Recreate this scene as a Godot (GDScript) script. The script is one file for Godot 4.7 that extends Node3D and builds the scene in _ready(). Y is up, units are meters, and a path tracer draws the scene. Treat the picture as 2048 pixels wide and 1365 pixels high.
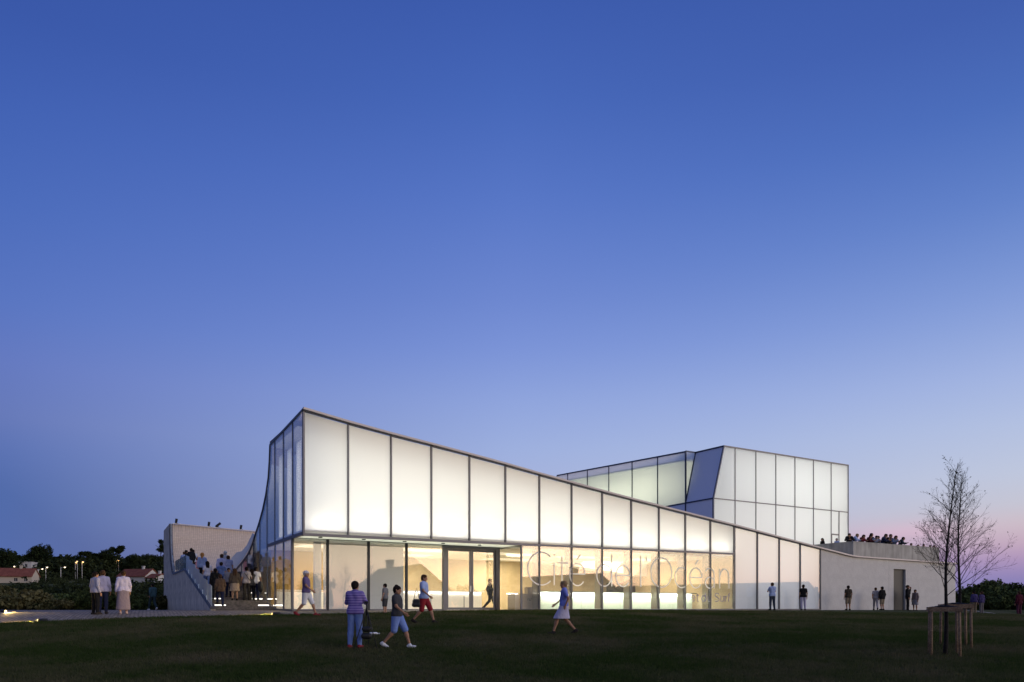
extends Node3D
# Dusk view of a glass museum with a bowl-shaped roof, a lawn in front and visitors on its stairs.
# Building frame: u runs along the long facade, v runs inwards from it, y up. L(u, y, v) is a point in that frame.

const CY := 0.08
const ORIGIN := Vector3(-8.97, 0, -31.26)
const TURN := 0.52613
var M := {}
var counts := {}
var rng := RandomNumberGenerator.new()
var noise := FastNoiseLite.new()
var B3 := Transform3D(Basis(Vector3.UP, TURN), ORIGIN)

func L(u: float, y: float, v: float) -> Vector3:
	return Vector3(u, y, -v)

func WP(u: float, y: float, v: float) -> Vector3:
	return B3 * Vector3(u, y, -v)

# ---------------------------------------------------------------- helpers
func numbered(called: String) -> String:
	var n: int = counts.get(called, 0)
	counts[called] = n + 1
	return called if n == 0 else "%s_%03d" % [called, n]

func tag(o: Node, label := "", category := "", group := "", kind := "") -> Node:
	if label: o.set_meta("label", label)
	if category: o.set_meta("category", category)
	if group: o.set_meta("group", group)
	if kind: o.set_meta("kind", kind)
	return o

func thing(called: String, label: String, category: String, at := Vector3.ZERO, turn := 0.0, group := "") -> Node3D:
	var o := Node3D.new()
	o.name = numbered(called)
	add_child(o)
	o.position = at
	o.rotation.y = turn
	tag(o, label, category, group)
	return o

func put(called: String, mesh: Mesh, m: Material, parent: Node) -> MeshInstance3D:
	var o := MeshInstance3D.new()
	o.name = numbered(called) if parent == self else called
	o.mesh = mesh
	o.material_override = m
	parent.add_child(o, true)
	return o

func sb(smooth := false) -> SurfaceTool:
	var st := SurfaceTool.new()
	st.begin(Mesh.PRIMITIVE_TRIANGLES)
	st.set_smooth_group(0 if smooth else -1)
	return st

func obj(called: String, st: SurfaceTool, m: Material, parent: Node = self) -> MeshInstance3D:
	st.generate_normals()
	return put(called, st.commit(), m, parent)

func structure(called: String, st: SurfaceTool, m: Material) -> MeshInstance3D:
	var o := obj(called, st, m, self)
	o.set_meta("kind", "structure")
	return o

func tri(st: SurfaceTool, a: Vector3, b: Vector3, c: Vector3) -> void:
	st.add_vertex(a); st.add_vertex(b); st.add_vertex(c)

func quad(st: SurfaceTool, a: Vector3, b: Vector3, c: Vector3, d: Vector3) -> void:
	tri(st, a, b, c); tri(st, a, c, d)

func face(st: SurfaceTool, p: Vector3, e1: Vector3, e2: Vector3) -> void:
	quad(st, p, p + e2, p + e1 + e2, p + e1)

func box(st: SurfaceTool, a: Vector3, b: Vector3) -> void:
	var lo := Vector3(minf(a.x, b.x), minf(a.y, b.y), minf(a.z, b.z))
	var s := (b - a).abs()
	block(st, lo, Vector3(s.x, 0, 0), Vector3(0, s.y, 0), Vector3(0, 0, s.z))

func block(st: SurfaceTool, p: Vector3, x: Vector3, y: Vector3, z: Vector3) -> void:
	face(st, p + z, x, y); face(st, p, y, x)
	face(st, p + x, y, z); face(st, p, z, y)
	face(st, p + y, z, x); face(st, p, x, z)

func beam(st: SurfaceTool, a: Vector3, b: Vector3, w: float, h: float, up := Vector3.UP) -> void:
	var d := b - a
	var sx := d.cross(up).normalized()
	var sy := sx.cross(d).normalized()
	block(st, a - sx * w * 0.5 - sy * h * 0.5, sx * w, sy * h, d)

func tube(st: SurfaceTool, pts: PackedVector3Array, radii: PackedFloat32Array, sides := 6) -> void:
	var rings := []
	for i in pts.size():
		var d := (pts[mini(i + 1, pts.size() - 1)] - pts[maxi(i - 1, 0)]).normalized()
		var ref := Vector3.RIGHT if absf(d.x) < 0.8 else Vector3.FORWARD
		var x := d.cross(ref).normalized()
		var y := d.cross(x)
		var ring := PackedVector3Array()
		for k in sides:
			var a := TAU * k / sides
			ring.append(pts[i] + (x * cos(a) + y * sin(a)) * radii[i])
		rings.append(ring)
	for i in pts.size() - 1:
		for k in sides:
			var j := (k + 1) % sides
			quad(st, rings[i][k], rings[i + 1][k], rings[i + 1][j], rings[i][j])
	for k in range(1, sides - 1):
		tri(st, rings[0][0], rings[0][k], rings[0][k + 1])
		var e := pts.size() - 1
		tri(st, rings[e][0], rings[e][k + 1], rings[e][k])

func prism(st: SurfaceTool, p2: PackedVector2Array, o: Vector3, ex: Vector3, ey: Vector3, depth: Vector3) -> void:
	if (ex.cross(ey)).dot(depth) > 0.0:   # keep depth pointing away from the drawn face
		o += depth
		depth = -depth
	if Geometry2D.is_polygon_clockwise(p2):
		p2 = p2.duplicate(); p2.reverse()
	var idx := Geometry2D.triangulate_polygon(p2)
	for i in range(0, idx.size(), 3):
		var q := [p2[idx[i]], p2[idx[i + 1]], p2[idx[i + 2]]]
		if (q[1] - q[0]).cross(q[2] - q[0]) < 0.0:
			q.reverse()
		var w := []
		for p in q:
			w.append(o + ex * p.x + ey * p.y)
		tri(st, w[0], w[2], w[1])
		tri(st, w[0] + depth, w[1] + depth, w[2] + depth)
	for i in p2.size():
		var a := o + ex * p2[i].x + ey * p2[i].y
		var n := p2[(i + 1) % p2.size()]
		var b := o + ex * n.x + ey * n.y
		quad(st, a, b, b + depth, a + depth)

func ribbon(st: SurfaceTool, pts: PackedVector2Array, w: float, v0: float, v1: float) -> void:
	# a flat stroke of lettering in the (u, y) plane
	var left := PackedVector2Array()
	var right := PackedVector2Array()
	for i in pts.size():
		var d := (pts[mini(i + 1, pts.size() - 1)] - pts[maxi(i - 1, 0)]).normalized()
		var n := Vector2(-d.y, d.x) * w * 0.5
		left.append(pts[i] + n); right.append(pts[i] - n)
	for i in pts.size() - 1:
		var q := PackedVector2Array([right[i], right[i + 1], left[i + 1], left[i]])
		var f := []
		var g := []
		for p in q:
			f.append(L(p.x, p.y, v0)); g.append(L(p.x, p.y, v1))
		quad(st, f[0], f[3], f[2], f[1])
		quad(st, f[0], f[1], g[1], g[0])
		quad(st, f[3], g[3], g[2], f[2])

func arc(cx: float, cy: float, rx: float, ry: float, a0: float, a1: float, n := 20) -> PackedVector2Array:
	var r := PackedVector2Array()
	for i in n + 1:
		var a := deg_to_rad(lerpf(a0, a1, float(i) / n))
		r.append(Vector2(cx + rx * cos(a), cy + ry * sin(a)))
	return r

func table(t: Array, x: float) -> float:
	if x <= t[0][0]: return t[0][1]
	for i in range(1, t.size()):
		if x <= t[i][0]:
			return lerpf(t[i - 1][1], t[i][1], (x - t[i - 1][0]) / (t[i][0] - t[i - 1][0]))
	return t[-1][1]

# ---------------------------------------------------------------- materials (colours are linear)
func mat(r: float, g: float, b: float, rough := 0.8, spec := 0.5) -> StandardMaterial3D:
	var m := StandardMaterial3D.new()
	m.albedo_color = Color(r, g, b).linear_to_srgb()
	m.roughness = rough
	m.metallic_specular = spec
	return m

func metal(r: float, g: float, b: float, rough := 0.4) -> StandardMaterial3D:
	var m := mat(r, g, b, rough)
	m.metallic = 0.6
	return m

func glass(r: float, g: float, b: float, a: float) -> StandardMaterial3D:
	var m := mat(r, g, b, 0.02)
	m.transparency = BaseMaterial3D.TRANSPARENCY_ALPHA
	m.albedo_color.a = a
	return m

func frosted(r: float, g: float, b: float, pass_share: float, rough := 0.5) -> StandardMaterial3D:
	var m := mat(r, g, b, rough)
	m.backlight_enabled = true
	m.backlight = Color(pass_share * 2.0, pass_share * 2.0, pass_share * 2.0).linear_to_srgb()
	return m

func glow(r: float, g: float, b: float, e: float) -> StandardMaterial3D:
	var m := mat(0.8, 0.8, 0.8, 0.6)
	m.emission_enabled = true
	m.emission = Color(r, g, b).linear_to_srgb()
	m.emission_energy_multiplier = e
	return m

func textured(tex: Texture2D, metres: float, rough := 0.9, bump: Texture2D = null, bump_cm := 1.0, tint := Color(1, 1, 1)) -> StandardMaterial3D:
	var m := StandardMaterial3D.new()
	m.albedo_color = tint.linear_to_srgb()
	m.albedo_texture = tex
	m.roughness = rough
	m.metallic_specular = 0.35
	m.uv1_triplanar = true
	m.uv1_world_triplanar = true
	m.uv1_triplanar_sharpness = 8.0
	m.uv1_scale = Vector3.ONE / metres
	if bump:
		m.heightmap_enabled = true
		m.heightmap_texture = bump
		m.heightmap_scale = bump_cm
	return m

func tex(im: Image) -> ImageTexture:
	return ImageTexture.create_from_image(im)

func noise_image(size: int, freq: float, sd: int, octaves := 4) -> Image:
	var n := FastNoiseLite.new()
	n.seed = sd
	n.noise_type = FastNoiseLite.TYPE_SIMPLEX_SMOOTH
	n.frequency = freq
	n.fractal_octaves = octaves
	return n.get_seamless_image(size, size, false, false, 0.1, true)

func two_tone(im: Image, im2: Image, dark: Color, light: Color, share := 0.5, low := 0.25) -> Image:
	# linear colours, written as sRGB
	var s := im.get_width()
	var out := Image.create(s, s, false, Image.FORMAT_RGB8)
	for y in s:
		for x in s:
			var t := im.get_pixel(x, y).r * (1.0 - share) + im2.get_pixel(x, y).r * share
			out.set_pixel(x, y, dark.lerp(light, smoothstep(low, 1.0 - low, t)).linear_to_srgb())
	return out

func setts(cells: int, px: int, dark: Color, light: Color, joint: Color, running: bool, sd: int) -> Array:
	# small paving setts: colour picture and height picture of cells x cells stones
	var s := cells * px
	var c := Image.create(s, s, false, Image.FORMAT_RGB8)
	var h := Image.create(s, s, false, Image.FORMAT_L8)
	var r := RandomNumberGenerator.new()
	r.seed = sd
	var tone := []
	var sx := []
	for i in cells * cells:
		tone.append(r.randf())
		sx.append(Vector2(r.randf_range(-0.6, 0.6), r.randf_range(-0.6, 0.6)))
	for y in s:
		var row := y / px
		for x in s:
			var xx := (x + (px / 2 if running and row % 2 == 1 else 0)) % s
			var col := xx / px
			var id := row * cells + col
			var fx: float = absf((xx % px) + 0.5 - px * 0.5 + sx[id].x) / (px * 0.5)
			var fy: float = absf((y % px) + 0.5 - px * 0.5 + sx[id].y) / (px * 0.5)
			var e := maxf(fx, fy)
			var k := 1.0 - smoothstep(0.72, 0.95, e)
			c.set_pixel(x, y, joint.lerp(dark.lerp(light, tone[id]), k).linear_to_srgb())
			var hh: float = k * (0.75 + 0.25 * tone[id])
			h.set_pixel(x, y, Color(hh, hh, hh))
	return [tex(c), tex(h)]

func area_light(called: String, parent: Node, at: Vector3, towards: Vector3, size: Vector2, radiance: float, color: Color) -> void:
	var l := AreaLight3D.new()
	l.name = called
	l.area_size = size
	l.area_normalize_energy = false
	l.light_energy = radiance / 2.47
	l.light_color = color.linear_to_srgb()
	l.area_range = 40.0
	l.area_attenuation = 2.0
	l.shadow_enabled = true
	var up := Vector3.UP if absf(towards.normalized().y) < 0.7 else Vector3.BACK
	l.transform = Transform3D(Basis.looking_at(towards, up), at)
	parent.add_child(l, true)

func omni(parent: Node, at: Vector3, energy: float, color: Color, size := 0.1) -> void:
	var l := OmniLight3D.new()
	l.name = "lamp_glow"
	l.position = at
	l.light_energy = energy
	l.light_color = color.linear_to_srgb()
	l.light_size = size
	l.omni_range = 60.0
	l.omni_attenuation = 2.0
	l.shadow_enabled = true
	parent.add_child(l, true)

# ---------------------------------------------------------------- ground
const SLOPE := [[0.0, -1.60], [8.0, -1.50], [11.0, -1.42], [13.0, -1.32], [15.0, -1.19], [17.0, -1.05], [19.0, -0.89], [22.0, -0.67], [25.0, -0.45], [28.0, -0.25], [31.0, -0.09], [33.5, -0.012], [35.0, 0.0]]
const HILL := [[56.0, 0.0], [90.0, 1.6], [150.0, 4.0], [290.0, 10.0], [360.0, 17.0], [460.0, 22.0], [700.0, 23.0]]

func ground(x: float, d: float) -> float:
	var d_far := d
	if d > 20.0 and x > -2.5:   # in front of the long facade the lawn falls away from the foot of the glass
		d = 20.0 + (d - 20.0) * 15.0 / (clampf(31.26 + (x + 8.97) * 0.5807, 35.0, 56.0) - 20.0)
	var y := (table(SLOPE, d - 0.8) + table(SLOPE, d) * 2.0 + table(SLOPE, d + 0.8)) * 0.25
	if x > 26.0:
		y -= minf(1.0, (x - 26.0) / 5.0) * 0.04 * clampf(56.0 - d_far, 0.0, 12.0)
	if d > 56.0:
		y += table(HILL, d) * smoothstep(30.0, -30.0, x) + (noise.get_noise_2d(x * 0.6, d * 0.6) * 1.5 * smoothstep(80.0, 200.0, d) if x < 20.0 else 0.0)
	return y

func path_edge(x: float) -> float:
	return table([[-60.0, 16.0], [-40.0, 20.0], [-17.74, 25.3], [-15.35, 27.2], [-12.2, 28.6], [-9.9, 29.4], [-6.66, 30.3], [-2.76, 32.9], [1.4, 36.9]], x)

func on_ground(x: float, d: float, lift := 0.0) -> Vector3:
	return Vector3(x, ground(x, d) + lift, -d)

# ---------------------------------------------------------------- sky
const SKY_LEFT := [[0.0, 68, 90, 148], [4.1, 73, 97, 157], [7.0, 79, 105, 167], [10.1, 92, 115, 179], [12.3, 103, 122, 185], [15.6, 101, 122, 192], [19.1, 90, 118, 193], [24.7, 76, 108, 187], [29.8, 66, 98, 179], [34.4, 58, 88, 168], [45.0, 52, 80, 158], [90.0, 46, 72, 148]]
const SKY_MID := [[0.0, 128, 130, 175], [3.0, 158, 152, 190], [6.0, 176, 182, 215], [12.3, 158, 176, 222], [16.0, 143, 164, 220], [19.6, 124, 148, 215], [23.0, 110, 136, 208], [29.3, 88, 119, 198], [34.9, 71, 104, 185], [39.9, 61, 92, 173], [48.0, 54, 83, 160], [90.0, 46, 72, 148]]
const SKY_RIGHT := [[0.0, 120, 120, 180], [0.6, 125, 122, 181], [1.9, 140, 130, 182], [3.2, 174, 149, 187], [4.2, 195, 169, 190], [5.5, 205, 189, 200], [6.8, 197, 197, 212], [8.7, 191, 199, 221], [11.9, 178, 192, 225], [14.9, 162, 180, 225], [19.4, 132, 157, 216], [25.0, 98, 130, 201], [30.1, 75, 109, 186], [34.8, 65, 95, 173], [45.0, 54, 83, 160], [90.0, 46, 72, 148]]
const SKY_GLOW := [[0.0, 2.6, 1.3, 0.7], [2.0, 3.9, 2.5, 1.5], [5.0, 4.5, 3.65, 2.6], [9.0, 3.8, 3.5, 3.0], [15.0, 2.7, 2.6, 2.75], [22.0, 1.5, 1.65, 2.1], [32.0, 0.62, 0.82, 1.35], [45.0, 0.2, 0.28, 0.6], [90.0, 0.03, 0.065, 0.29]]
const SKY_BACK := [[0.0, 0.24, 0.21, 0.24], [4.0, 0.27, 0.24, 0.28], [9.0, 0.17, 0.175, 0.25], [18.0, 0.18, 0.19, 0.28], [24.0, 0.34, 0.36, 0.48], [34.0, 0.30, 0.33, 0.50], [48.0, 0.14, 0.20, 0.42], [90.0, 0.03, 0.065, 0.29]]

func sky_column(t: Array, bytes: bool) -> PackedVector3Array:
	var r := PackedVector3Array()
	for i in 361:
		var e := i * 0.25
		var k := 1
		while k < t.size() - 1 and t[k][0] < e:
			k += 1
		var f := clampf((e - t[k - 1][0]) / (t[k][0] - t[k - 1][0]), 0.0, 1.0)
		var a := Vector3(t[k - 1][1], t[k - 1][2], t[k - 1][3])
		var c := a.lerp(Vector3(t[k][1], t[k][2], t[k][3]), f)
		if bytes:
			var l := Color(c.x / 255.0, c.y / 255.0, c.z / 255.0).srgb_to_linear()
			c = Vector3(l.r, l.g, l.b)
		r.append(c)
	return r

func make_sky() -> ImageTexture:
	var left := sky_column(SKY_LEFT, true)
	var mid := sky_column(SKY_MID, true)
	var right := sky_column(SKY_RIGHT, true)
	var warm := sky_column(SKY_GLOW, false)
	var w := 720
	var h := 360
	var im := Image.create(w, h, false, Image.FORMAT_RGBF)
	var back := sky_column(SKY_BACK, false)
	var keys := [-180.0, -150.0, -95.0, -35.0, 0.0, 35.0, 116.0, 166.0, 180.0]
	var cols := [back, back, left, left, mid, right, warm, back, back]
	for x in w:
		var az := fposmod((x + 0.5) / w * 360.0 + 180.0, 360.0) - 180.0   # the picture starts straight ahead
		var k := 1
		while az > keys[k]:
			k += 1
		var f: float = (az - keys[k - 1]) / (keys[k] - keys[k - 1])
		if k >= 6 and k <= 7:
			f = smoothstep(0.0, 1.0, f)
		var a: PackedVector3Array = cols[k - 1]
		var b: PackedVector3Array = cols[k]
		for y in h:
			var e := 90.0 - (y + 0.5) / h * 180.0
			var c := Vector3(0.02, 0.022, 0.025)
			if e >= -1.0:
				var q := clampf(e, 0.0, 90.0) * 4.0
				var i := mini(int(q), 359)
				c = a[i].lerp(a[i + 1], q - i).lerp(b[i].lerp(b[i + 1], q - i), f)
				# a thin pink streak of cloud low in the west
				var s := exp(-pow((e - 5.35 - 0.02 * (az - 28.0)) / 0.42, 2.0)) * exp(-pow((az - 28.5) / 3.2, 2.0))
				c += Vector3(0.11, 0.0, 0.02) * s
			im.set_pixel(x, y, Color(c.x, c.y, c.z))
	return tex(im)

func set_up() -> void:
	var cam := Camera3D.new()
	cam.name = "camera"
	cam.projection = Camera3D.PROJECTION_FRUSTUM
	cam.near = 0.1
	cam.far = 4000.0
	cam.size = 2.0 * 0.1 * 682.5 / 1460.0
	cam.frustum_offset = Vector2(0, 0.1 * 536.0 / 1460.0)
	cam.position = Vector3(0, CY, 0)
	add_child(cam)
	cam.current = true
	var env := Environment.new()
	env.background_mode = Environment.BG_SKY
	var sky := Sky.new()
	var pano := PanoramaSkyMaterial.new()
	pano.panorama = make_sky()
	sky.sky_material = pano
	env.sky = sky
	env.tonemap_mode = Environment.TONE_MAPPER_LINEAR
	env.tonemap_exposure = 1.0
	env.sdfgi_enabled = true
	env.ssao_enabled = true
	env.ssil_enabled = true
	var we := WorldEnvironment.new()
	we.name = "world_environment"
	we.environment = env
	add_child(we)
	var sun := DirectionalLight3D.new()   # the last warm light from below the western horizon, very soft and weak
	sun.name = "afterglow"
	sun.light_energy = 0.12
	sun.light_angular_distance = 25.0
	sun.light_color = Color(1.0, 0.85, 0.70)
	sun.sky_mode = DirectionalLight3D.SKY_MODE_LIGHT_ONLY
	sun.shadow_enabled = true
	add_child(sun)
	var az := deg_to_rad(118.0)
	var from := Vector3(sin(az), 0.22, -cos(az)).normalized()
	sun.look_at_from_position(Vector3.ZERO, -from, Vector3.UP)

func set_materials() -> void:
	var fine := noise_image(256, 0.06, 3, 5)
	var coarse := noise_image(256, 0.012, 9, 3)
	var lawn_fine := noise_image(1024, 0.11, 5, 4)
	var lawn_wide := noise_image(1024, 0.009, 6, 3)
	M.lawn = textured(tex(two_tone(lawn_fine, lawn_wide, Color(0.032, 0.050, 0.014), Color(0.10, 0.092, 0.052), 0.45, 0.25)), 17.0, 1.0, tex(lawn_fine), 3.0)
	M.lawn.metallic_specular = 0.1
	M.grass = mat(1, 1, 1, 0.95, 0.15)
	M.grass.vertex_color_use_as_albedo = true
	M.grass.backlight_enabled = true
	M.grass.backlight = Color(0.8, 0.8, 0.8).linear_to_srgb()
	var c := setts(16, 12, Color(0.15, 0.12, 0.088), Color(0.38, 0.31, 0.24), Color(0.045, 0.04, 0.03), true, 4)
	M.path = textured(c[0], 2.6, 0.75, c[1], 1.5)
	c = setts(16, 12, Color(0.58, 0.465, 0.375), Color(0.66, 0.54, 0.44), Color(0.45, 0.36, 0.295), false, 8)
	M.bowl = textured(c[0], 1.9, 0.8, c[1], 0.6)
	var streaks := Image.create(512, 512, false, Image.FORMAT_RGB8)
	for x in 512:
		for y in 512:
			var t := fine.get_pixel(x % 256, y % 256).r * 0.35 + fine.get_pixel((x * 2) % 256, (y / 7) % 256).r * 0.4 + coarse.get_pixel(x / 2, y / 2).r * 0.25
			streaks.set_pixel(x, y, Color(0.49, 0.485, 0.48).lerp(Color(0.57, 0.565, 0.555), smoothstep(0.3, 0.7, t)).linear_to_srgb())
	M.white_wall = textured(tex(streaks), 2.2, 0.95, tex(fine), 0.8)
	var boards := Image.create(256, 256, false, Image.FORMAT_RGB8)
	var r := RandomNumberGenerator.new()
	r.seed = 11
	var tone := []
	for i in 16: tone.append(r.randf())
	for x in 256:
		for y in 256:
			var t: float = 0.62 + 0.10 * tone[x / 16] + 0.3 * (fine.get_pixel(x, y / 6).r - 0.5) + 0.25 * (coarse.get_pixel(x, y).r - 0.5)
			if x % 16 == 0: t -= 0.07
			boards.set_pixel(x, y, Color(0.86 * t, 0.76 * t, 0.62 * t).linear_to_srgb())
	M.boards = textured(tex(boards), 2.4, 0.85)
	boards = boards.duplicate()
	M.parapet = textured(tex(boards), 5.0, 0.8, null, 1.0, Color(0.56, 0.63, 0.72))
	M.frame = metal(0.13, 0.13, 0.15, 0.5)
	M.frame_dark = metal(0.02, 0.022, 0.03, 0.4)
	M.frame_blue = metal(0.035, 0.045, 0.08, 0.4)
	M.steel = metal(0.35, 0.36, 0.38, 0.35)
	M.trim = mat(0.62, 0.56, 0.53, 0.6)
	M.clear = glass(0.7, 0.8, 0.8, 0.03)
	M.rail_glass = glass(0.5, 0.75, 0.85, 0.3)
	M.rail_frost = frosted(0.42, 0.54, 0.62, 0.35, 0.2)
	M.frost = frosted(0.86, 0.87, 0.84, 0.80, 0.35)
	M.frost_wall = frosted(0.74, 0.82, 0.92, 0.35, 0.3)
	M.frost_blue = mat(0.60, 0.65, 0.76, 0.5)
	M.white = mat(0.80, 0.79, 0.76, 0.7)
	M.ceiling = mat(0.72, 0.70, 0.62, 0.8)
	M.soffit = frosted(0.62, 0.64, 0.50, 0.8, 0.4)
	M.tan_wall = textured(tex(two_tone(fine, coarse, Color(0.52, 0.43, 0.275), Color(0.60, 0.50, 0.33), 0.6)), 4.0, 0.8)
	M.ochre = mat(0.42, 0.27, 0.06, 0.7)
	M.floor = mat(0.40, 0.37, 0.32, 0.35)
	M.counter = mat(0.85, 0.84, 0.80, 0.5)
	M.counter_glass = mat(0.62, 0.70, 0.56, 0.25)
	M.film = frosted(0.85, 0.79, 0.85, 0.58, 0.6)
	M.film_grey = mat(0.34, 0.31, 0.36, 0.6)
	M.stone = textured(tex(two_tone(fine, coarse, Color(0.10, 0.09, 0.085), Color(0.18, 0.16, 0.15), 0.4)), 2.0, 0.85)
	M.card = mat(0.52, 0.42, 0.28, 0.9)
	M.ink = mat(0.03, 0.03, 0.035, 0.8)
	M.black = mat(0.012, 0.012, 0.013, 0.6)
	M.wood = textured(tex(two_tone(fine, coarse, Color(0.17, 0.11, 0.066), Color(0.30, 0.205, 0.13), 0.4)), 0.8, 0.85)
	M.bark = textured(tex(two_tone(fine, coarse, Color(0.012, 0.010, 0.010), Color(0.030, 0.026, 0.024), 0.4)), 0.5, 0.95)
	M.leaf_dry = mat(0.05, 0.035, 0.022, 0.9)
	M.leaf = mat(1, 1, 1, 0.9, 0.2)
	M.leaf.vertex_color_use_as_albedo = true
	M.house_white = mat(0.42, 0.42, 0.42, 0.9)
	M.house_cream = mat(0.38, 0.34, 0.29, 0.9)
	M.roof_red = textured(tex(two_tone(fine, coarse, Color(0.14, 0.045, 0.03), Color(0.23, 0.08, 0.055), 0.4)), 6.0, 0.9)
	M.roof_dark = mat(0.10, 0.05, 0.04, 0.9)
	M.window_dark = mat(0.02, 0.022, 0.03, 0.2)
	M.lamp_warm = glow(1.0, 0.50, 0.12, 5.0)
	M.lamp_white = glow(1.0, 0.74, 0.42, 4.5)
	M.strip = glow(1.0, 0.96, 0.88, 1.8)
	M.panel_lamp = glow(1.0, 0.86, 0.60, 0.45)
	M.uplight = glow(1.0, 0.66, 0.22, 4.0)
	M.rail_lamp = glow(0.75, 0.88, 1.0, 0.2)
	M.fin_glass = mat(0.36, 0.31, 0.22, 0.15)
	M.fold = tex(noise_image(256, 0.022, 31, 2))
	M.paper = mat(0.75, 0.75, 0.76, 0.7)
	M.pole = mat(0.34, 0.34, 0.35, 0.6)
	M.gravel = textured(tex(two_tone(fine, coarse, Color(0.12, 0.11, 0.08), Color(0.36, 0.33, 0.28), 0.3, 0.35)), 1.1, 0.95, tex(fine), 1.5)

# ---------------------------------------------------------------- museum
const ROOF := [[0.0, 8.60], [2.0, 8.28], [4.0, 8.00], [6.0, 7.75], [8.0, 7.49], [10.0, 7.22], [12.0, 6.92], [14.0, 6.64], [16.0, 6.36], [18.0, 6.09], [20.0, 5.84], [22.0, 5.59], [24.0, 5.34], [26.0, 5.09], [28.0, 4.83], [30.0, 4.56], [32.0, 4.30], [34.0, 4.04], [36.9, 3.68], [37.7, 3.62], [39.0, 3.60], [50.1, 3.52]]
# edge of the bowl on the left face: (v, y)
const BOWL := [[0.0, 8.60], [6.53, 8.37], [6.60, 7.95], [6.68, 7.55], [6.92, 6.78], [7.55, 5.95], [8.30, 5.30], [9.2, 4.72], [10.1, 4.25], [10.9, 3.80], [11.7, 3.45], [12.7, 3.16], [14.1, 2.88], [15.7, 2.62], [16.9, 2.42]]
const FAR_BOWL := [[16.9, 2.42], [22.6, 2.42], [23.2, 2.46], [23.8, 2.66], [24.4, 3.05], [25.0, 3.62], [25.4, 4.3], [25.6, 5.0], [25.66, 6.14], [30.3, 6.08]]
const STEPS := 14

func roof_y(u: float) -> float:
	return table(ROOF, u)

func transom_y(u: float) -> float:
	return 3.27 + 0.14 * clampf(u / 26.0, 0.0, 1.0)

func stair_y(v: float) -> float:   # the slope of the stairs
	return clampf((v - 5.5) / (16.5 - 5.5), 0.0, 1.0) * 2.38

func step_y(v: float) -> float:    # the tread under a foot
	if v < 5.5: return 0.0
	return minf(float(STEPS), floorf((v - 5.5) / (11.0 / STEPS)) + 1.0) * 2.38 / STEPS

func mullion(parent: Node, u: float, v: float, y0: float, y1: float, w := 0.08, d := 0.16, m: Material = null) -> MeshInstance3D:
	var st := sb()
	box(st, L(u - w * 0.5, y0, v - 0.05), L(u + w * 0.5, y1, v + d - 0.05))
	return obj("mullion", st, m if m else M.frame, parent)

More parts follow.
